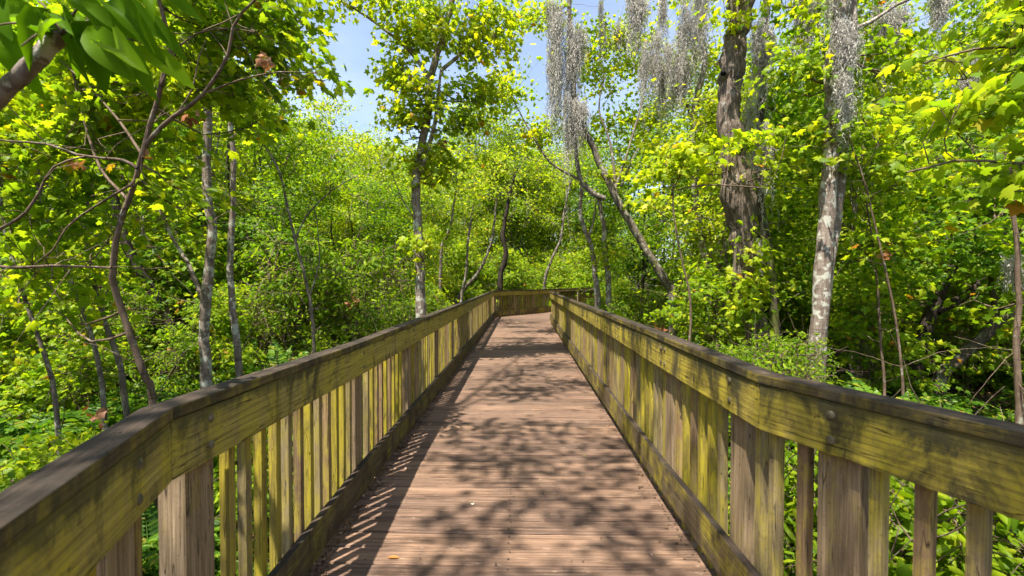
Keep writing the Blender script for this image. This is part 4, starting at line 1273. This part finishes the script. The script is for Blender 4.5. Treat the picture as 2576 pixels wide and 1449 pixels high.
def hmax(px, D):
    if 770 < px < 985: lim = 305
    elif 985 <= px < 1290: lim = 255
    elif 1290 <= px < 1400: lim = 265
    elif 1400 <= px < 1780: lim = 150
    else: lim = -200
    return CAM_Z + .62 + (705 - lim) / 1145 * D
cnt = 0
pts = []
def far_enough(x, y, d):
    return all((x - a) ** 2 + (y - b) ** 2 > d * d for a, b in pts)
for (D0, D1, n, dm) in ((9.5, 14, 30, 1.5), (14, 20, 44, 1.6), (20, 28, 56, 1.9), (28, 42, 70, 2.2), (42, 62, 76, 2.6)):
    k = 0; tries = 0
    while k < n and tries < 4000:
        tries += 1
        px = random.uniform(-250, 2826); D = random.uniform(D0, D1)
        x = (px - 1308) / 1145 * D
        if not clear(x, D, 2.2): continue
        if not far_enough(x, D, dm): continue
        if D < 16 and 985 < px < 1780: continue
        if D < 13 and 780 < px < 1000: continue
        if D < 31 and 1140 < px < 1520: continue
        pts.append((x, D))
        i = random.randrange(5)
        side = px < 985 or px > 1780
        h = random.uniform(7.5, 10.5) if side else random.uniform(6, 10)
        if D > 24: h *= 1.25
        hm = min(hmax(px - 2000 / D, D), hmax(px + 2000 / D, D), hmax(px, D)) * (random.uniform(.72, 1.0) if random.random() < .8 else 1.08)
        h = min(h, hm)
        s = h / PH[i]
        where = ('left of the boardwalk' if px < 1000 else 'behind the far bend' if px < 1500 else 'right of the boardwalk')
        far = 'near edge' if D < 14 else 'middle' if D < 28 else 'far depths'
        kind = ['yellow green maple', 'pale stemmed maple', 'dark stemmed maple', 'many stemmed small leaved tree', 'tall pale trunked tree'][i]
        place('t', i, x, D, max(.75, min(1.35, s * 1.05)), f'{kind} in the {far} of the forest {where}', 'tree', f'{kind}s in the {far} of the forest {where}', sz=s)
        k += 1; cnt += 1
for x, y in ((-11, 2.5), (-14, 5), (-9.5, .5), (-17, 1), (-13, -2.5), (-16, 8.5), (-20, 5), (-22, 12), (-9, -4), (9.5, 1.5), (12, 3.5), (10.5, -1.5), (14, .5), (17, 5), (13, -4), (19, 10)):
    i = random.randrange(5); w_ = 'left' if x < 0 else 'right'
    place('t', i, x, y, 1.15, f'tree standing {w_} of the viewer outside the picture', 'tree', f'trees {w_} of the viewer outside the picture', sz=random.uniform(.85, 1.1))
for px, D in ((1180, 31), (1235, 34), (1290, 33), (1345, 36), (1400, 37), (1440, 34), (1360, 40), (1460, 37), (1330, 48), (1410, 46), (1260, 38), (1500, 44), (1380, 55)):
    i = random.randrange(5); h = min(15, hmax(px, D)) * random.uniform(.8, 1)
    place('t', i, (px - 1308) / 1145 * D, D, 1.45, 'leafy tree in the thicket straight behind the far railing', 'tree', 'trees in the thicket straight behind the far railing', sz=h / PH[i])
bp = []
for px, D in ((1160, 20.5), (1215, 22.5), (1270, 23.5), (1320, 25), (1370, 26.5), (1300, 29), (1400, 29), (1450, 31), (1350, 33), (1480, 28), (1500, 33), (1420, 36)):
    place('b', 1, (px - 1308) / 1145 * D, D, random.uniform(1.2, 1.7), 'bright maple bush directly behind the far railing', 'bush', 'bright maple bushes directly behind the far railing')
k = 0; tries = 0
while k < 120 and tries < 6000:
    tries += 1
    D = random.uniform(6.5, 26) if k < 85 else random.uniform(26, 45)
    px = random.uniform(-150, 2750)
    x = (px - 1308) / 1145 * D
    if not clear(x, D, 1.5) or not all((x - a) ** 2 + (D - b) ** 2 > 1.1 for a, b in bp): continue
    if D < 9.5 and (px < 900 or px > 1450): continue
    if D < 13 and 880 < px < 1240: continue
    bp.append((x, D))
    i = random.randrange(3)
    where = ('left of the boardwalk' if px < 1100 else 'behind the far bend' if px < 1500 else 'right of the boardwalk')
    kind = ['narrow leaved bush', 'maple seedling bush', 'low leafy bush'][i]
    place('b', i, x, D, random.uniform(.8, 1.35), f'{kind} in the undergrowth {where}', 'bush', f'{kind}es in the undergrowth {where}')
    k += 1
for px, D, i, s, lab in (
    (1930, 5.2, 0, .78, 'glossy narrow leaved bush right behind the right railing, in front of the mossy trunk'),
    (1850, 6.0, 0, .68, 'glossy bush at the foot of the massive rough trunk'),
    (1990, 6.1, 0, .7, 'smaller glossy bush left of the pale twin stemmed tree'),
    (2030, 3.0, 2, .75, 'leafy bush seen between the balusters next to the kink of the right railing'),
    (2330, 2.35, 2, .8, 'leafy bush seen between the nearest balusters of the right railing'),
    (2500, 2.3, 2, .9, 'leafy bush seen through the right railing at the lower right corner'),
    (2150, 3.2, 2, .7, 'leafy bush seen behind the widest post of the right railing'),
    (2440, 3.2, 0, .6, 'narrow leaved bush standing behind the bushes at the lower right corner'),
    (700, 3.6, 2, .8, 'leafy plant seen between the balusters of the left railing'),
    (820, 4.6, 2, .9, 'leafy plant further along behind the left railing balusters'),
    (930, 5.8, 2, .9, 'leafy bush behind the middle of the left railing'),
    (60, 2.9, 1, .45, 'low maple seedling at the left edge just above the railing'),
    (220, 3.3, 1, .42, 'low maple seedling with dead brown leaves beside it above the left railing'),
    (1035, 9.8, 0, .85, 'bush right of the foot of the tree standing against the sky'),
    (975, 8.8, 0, .95, 'bush left of the foot of the tree standing against the sky'),
    (900, 9.5, 3 - 3, 1.6, 'tall small leaved bush behind the arching ferns'),
    (730, 9.2, 0, 1.7, 'tall small leaved bush behind the crooked sapling'),
    (1515, 14.0, 1, .75, 'maple bush hiding the right part of the far railing'),
    (1560, 15.0, 1, .85, 'taller maple bush right of the one hiding the far railing'),
    (1545, 12.0, 0, .8, 'narrow leaved bush by the foot of the pale curving trunk'),
    (-30, 6.2, 1, .9, 'maple bush at the left edge behind the thin sapling'),
    (90, 7.6, 1, 1.0, 'maple bush left of the lichen patched sapling'),
    (170, 6.0, 1, .75, 'maple bush between the lichen patched and reddish saplings'),
    (260, 7.8, 0, 1.1, 'narrow leaved bush behind the reddish sapling'),
    (330, 9.2, 1, 1.2, 'maple bush left of the hollow footed dark trunk'),
    (440, 7.0, 0, .75, 'narrow leaved bush before the hollow footed dark trunk'),
    (550, 7.4, 1, .8, 'maple bush seen between the two pale slender trunks'),
    (650, 8.4, 0, 1.1, 'narrow leaved bush right of the thin straight pale trunk'),
    (10, 9.3, 0, 1.5, 'tall narrow leaved bush deep behind the left edge'),
    (480, 9.4, 1, 1.3, 'tall maple bush behind the thicker pale trunk'),
    (2180, 7.6, 1, .9, 'maple bush right of the pale twin stemmed tree'),
    (2400, 8.8, 1, 1.1, 'maple bush behind the dark twisted trunk'),
    (2560, 9.0, 0, 1.4, 'narrow leaved bush behind the low leaning mossy trunk'),
    (1780, 8.8, 1, 1.0, 'maple bush left behind the massive rough trunk'),
    (1085, 13, 1, .8, 'maple bush at the outer side of the far bend')):
    place('b', i, (px - 1308) / 1145 * D, D, s, lab, 'bush', None)

# ------------------------------------------------------------------ ground cover and litter (nobody could count it)
def scatter_cover():
    pos, nr, tp, sz = [], [], [], []
    N = 34000
    D = 1.0 + 17 * rng.random(N) ** 1.1; px = rng.uniform(-250, 2800, N)
    x = (px - 1308) / 1145 * D
    ok = np.array([clear(a, b, .18) for a, b in zip(x, D)])
    x, D = x[ok], D[ok]
    cl = np.sin(x * 1.7 + 2) * np.cos(D * 1.3) + np.sin(x * 3.1 - D * 2.2) * .7 + rng.normal(0, .35, len(x))
    bare = (x < -1.0) & (x > -2.1) & (D < 4.0)
    ok = (cl > -.35) & ~bare
    x, D = x[ok], D[ok]
    h = rng.uniform(.02, .32, len(x)) * (1 + .5 * np.sin(x * 2.2) * np.sin(D * 1.9))
    pos = np.stack([x, D, gh(x, D) + h], -1)
    n_, t_ = rand_leaf_frames(len(x), .9)
    V, F = leaves(pos, n_, t_, rng.uniform(.04, .10, len(x)), 'ellipse')
    tag(link(bpy.data.objects.new('ground_cover', mesh_np('ground_cover', V, F, M['leaf_small']))), 'low leafy green ground cover under the trees', 'ground cover', kind='stuff')
    N = 9000
    D = .8 + 9 * rng.random(N) ** 1.2; px = rng.uniform(-300, 2900, N); x = (px - 1308) / 1145 * D
    ok = np.array([clear(a, b, .02) for a, b in zip(x, D)])
    x, D = x[ok], D[ok]
    n_, t_ = rand_leaf_frames(len(x), 1.3, .7)
    V, F = leaves(np.stack([x, D, gh(x, D) + rng.uniform(.005, .05, len(x))], -1), n_, t_, rng.uniform(.03, .08, len(x)), 'star')
    tag(link(bpy.data.objects.new('leaf_litter', mesh_np('leaf_litter', V, F, M['litter']))), 'brown dead leaves littering the forest floor', 'leaf litter', kind='stuff')
    # sticks and roots on the bare mud
    parts = []
    for _ in range(420):
        D = random.uniform(1.0, 7); px = random.uniform(-200, 2800); x = (px - 1308) / 1145 * D
        if not clear(x, D, .1): continue
        a = random.uniform(0, 6.28); L = random.uniform(.1, .6); z = float(gh(x, D)) + random.uniform(.01, .07)
        p = [Vector((x, D, z)), Vector((x + math.cos(a) * L * .5, D + math.sin(a) * L * .5, z + random.uniform(0, .06))), Vector((x + math.cos(a + .3) * L, D + math.sin(a + .3) * L, z))]
        parts.append(tube(smooth_path(p, .08, .006), [.006] * len(smooth_path(p, .08)), 5) if False else (lambda q: tube(q, np.linspace(random.uniform(.004, .012), .002, len(q)), 5))(smooth_path(p, .08, .006)))
    V, F = join(parts)
    tag(link(bpy.data.objects.new('fallen_twigs', mesh_np('fallen_twigs', V, F, M['bark_twig'], True))), 'thin dead twigs and roots strewn on the brown soil', 'twigs', kind='stuff')
    # crumbs and debris along the toe boards on the deck
    x, y = [], []
    for _ in range(3600):
        D = 1.6 + 14 * random.random() ** 1.5; s = random.random()
        d = abs(random.gauss(0, .035))
        if s < .75: xx = interp_x(LEFT + FAR[1:], D) + .0 + d
        elif s < .85: xx = interp_x(RIGHT, D) - d
        else: xx = random.uniform(-1, .9)
        x.append(xx); y.append(D)
    x = np.array(x); y = np.array(y); n_, t_ = rand_leaf_frames(len(x), 1.2, .9)
    V, F = leaves(np.stack([x, y, rng.uniform(.003, .012, len(x))], -1), n_, t_, rng.uniform(.006, .032, len(x)) * np.where(np.abs(x) < .8, .6, 1), 'rhomb')
    tag(link(bpy.data.objects.new('deck_debris', mesh_np('deck_debris', V, F, M['litter']))), 'crumbs of dead leaf gathered along the toe boards', 'debris', kind='stuff')
scatter_cover()

# fallen leaves on the deck, one by one
def fallen(px, py, size, colr, label, shape='ellipse', rz=0.0):
    D = 1145 * CAM_Z / (py - 705.7); x = (px - 1308) / 1145 * D
    TV, TF = TPL[shape]
    V = TV * size * .5; V[:, 2] = np.abs(V[:, 0]) * .5 + .02 * size
    V = V - [0, size * .25, 0]
    t = NT('fallen_leaf_' + label.split()[0]); mt = t.done(colr, .6)
    o = link(bpy.data.objects.new('fallen_leaf', mesh_np('fallen_leaf', V, TF, mt)))
    o.location = (x, D, .003); o.rotation_euler = (0, 0, rz)
    tag(o, label, 'leaf', None)
fallen(985, 1416, .13, (.42, .13, .03), 'orange curled dead leaf lying on the deck at the bottom', 'ellipse', 1.55)
fallen(1187, 1275, .055, (.55, .52, .40), 'pale dried leaf lying in the middle of the deck', 'star', .4)
fallen(1471, 1150, .055, (.26, .33, .03), 'green fallen leaf on the deck near the right toe board', 'ellipse', 1.2)
fallen(1486, 1290, .03, (.5, .42, .06), 'tiny yellow leaf on the deck towards the right', 'ellipse', .4)
fallen(1320, 936, .05, (.6, .55, .48), 'whitish scrap of leaf on the deck beyond the shadows', 'star', 1)
fallen(1284, 869, .06, (.6, .55, .48), 'whitish scrap of leaf on the deck near the far bend', 'star', 2)
fallen(2300 - 940, 1210, .03, (.5, .35, .25), 'tan flake of bark on the deck in the dappled shade', 'ellipse', 2.3)
fallen(1640, 1400, .05, (.5, .33, .3), 'pinkish dry leaf against the right toe board at the bottom', 'ellipse', .3)

# dead leaf clusters caught in twigs
def dead_cluster(px, py, D, n, s, label):
    P = np.array(tuple(W(px, py, D)))
    n_, t_ = rand_leaf_frames(n, 0, 1.2); t_[:, 2] -= 1.2
    V, F = leaves(rng.normal(0, s * .5, (n, 3)), n_, t_, rng.uniform(.6, 1.1, n) * .08, 'star')
    o = link(bpy.data.objects.new('dead_leaf_cluster', mesh_np('dead_leaf_cluster', V, F, M['dead'])))
    o.location = P
    tag(o, label, 'dead leaves')
dead_cluster(665, 145, 3.3, 6, .07, 'brown dead leaf cluster high among the upper left boughs')
dead_cluster(215, 1040, 3.2, 8, .08, 'reddish dead leaves on a twig above the left railing')
dead_cluster(885, 760, 6.9, 14, .13, 'rusty dead leaf cluster beside the arching ferns on the left')
dead_cluster(470, 290, 3.4, 6, .06, 'small brown dead leaf cluster by the fork of the upper left bough')
dead_cluster(200, 410, 3.4, 4, .05, 'brown dead leaves left of the dark maple stem')
dead_cluster(375, 385, 3.4, 3, .05, 'curled dead leaves right of the dark maple stem')
dead_cluster(1010, 320, 7.8, 7, .14, 'orange dead leaves on the left side of the crown against the sky')
dead_cluster(1115, 365, 7.8, 8, .12, 'brown dead leaves on the right side of the crown against the sky')
dead_cluster(1655, 830, 7.4, 16, .12, 'pinkish dry seed heads between the ferns right of the deck')
dead_cluster(2215, 640, 6.2, 8, .08, 'dark brown dead leaf cluster in the shaded right hand leaves')

# ------------------------------------------------------------------ camera, light, sky
cam = bpy.data.cameras.new('camera')
cam.lens = 16.0; cam.sensor_width = 36.0; cam.clip_end = 3000; cam.clip_start = .02
cam.dof.use_dof = True; cam.dof.focus_distance = 7.0; cam.dof.aperture_fstop = 3.5
co = bpy.data.objects.new('camera', cam); COL.objects.link(co)
co.location = (0, 0, CAM_Z)
co.rotation_euler = (R(90 - .94), 0, R(1.0))
sc.camera = co

# towards the sun: shadows fall (+.25, +.33) per metre of height
sdir = Vector((-.25, -.33, 1)).normalized()
elev = math.asin(sdir.z); 
sun = bpy.data.lights.new('sun', 'SUN'); sun.energy = 5.0; sun.angle = R(.53); sun.color = (1.0, .94, .83)
so = bpy.data.objects.new('sun', sun); COL.objects.link(so)
so.rotation_euler = sdir.to_track_quat('Z', 'Y').to_euler()
so.location = (-5, -6, 20)

w = bpy.data.worlds.new('World'); sc.world = w; w.use_nodes = True
nt = w.node_tree; nt.nodes.clear()
out = nt.nodes.new('ShaderNodeOutputWorld'); bg = nt.nodes.new('ShaderNodeBackground')
sky = nt.nodes.new('ShaderNodeTexSky'); sky.sky_type = 'NISHITA'; sky.sun_disc = False
sky.sun_elevation = elev; sky.sun_rotation = math.atan2(sdir.x, sdir.y)
sky.air_density = 1.0; sky.dust_density = 1.2; sky.ozone_density = 1.0
# thin high cloud
tc = nt.nodes.new('ShaderNodeTexCoord'); mp = nt.nodes.new('ShaderNodeMapping'); mp.inputs['Scale'].default_value = (1.2, 1.2, 3.2)
nz = nt.nodes.new('ShaderNodeTexNoise'); nz.inputs['Scale'].default_value = 2.2; nz.inputs['Detail'].default_value = 7; nz.inputs['Roughness'].default_value = .6
rp = nt.nodes.new('ShaderNodeValToRGB'); rp.color_ramp.elements[0].position = .42; rp.color_ramp.elements[1].position = .75
rp.color_ramp.elements[0].color = (.10, .10, .10, 1); rp.color_ramp.elements[1].color = (.30, .30, .30, 1)
mx = nt.nodes.new('ShaderNodeMix'); mx.data_type = 'RGBA'; mx.inputs[7].default_value = (6.0, 6.3, 7.0, 1)
nt.links.new(tc.outputs['Generated'], mp.inputs[0]); nt.links.new(mp.outputs[0], nz.inputs['Vector']); nt.links.new(nz.outputs[0], rp.inputs[0])
nt.links.new(rp.outputs[0], mx.inputs[0]); nt.links.new(sky.outputs[0], mx.inputs[6]); nt.links.new(mx.outputs[2], bg.inputs[0])
bg.inputs[1].default_value = .10
nt.links.new(bg.outputs[0], out.inputs[0])

sc.view_settings.view_transform = 'Standard'; sc.view_settings.look = 'None'; sc.view_settings.gamma = 1
sc.view_settings.exposure = 1.46
sc.cycles.max_bounces = 10; sc.cycles.diffuse_bounces = 8; sc.cycles.glossy_bounces = 2; sc.cycles.transmission_bounces = 8; sc.cycles.transparent_max_bounces = 4
sc.cycles.caustics_reflective = False; sc.cycles.caustics_refractive = False
sc.cycles.sample_clamp_indirect = 6
sc.cycles.use_adaptive_sampling = True; sc.cycles.adaptive_threshold = .02
sc.cycles.use_denoising = True
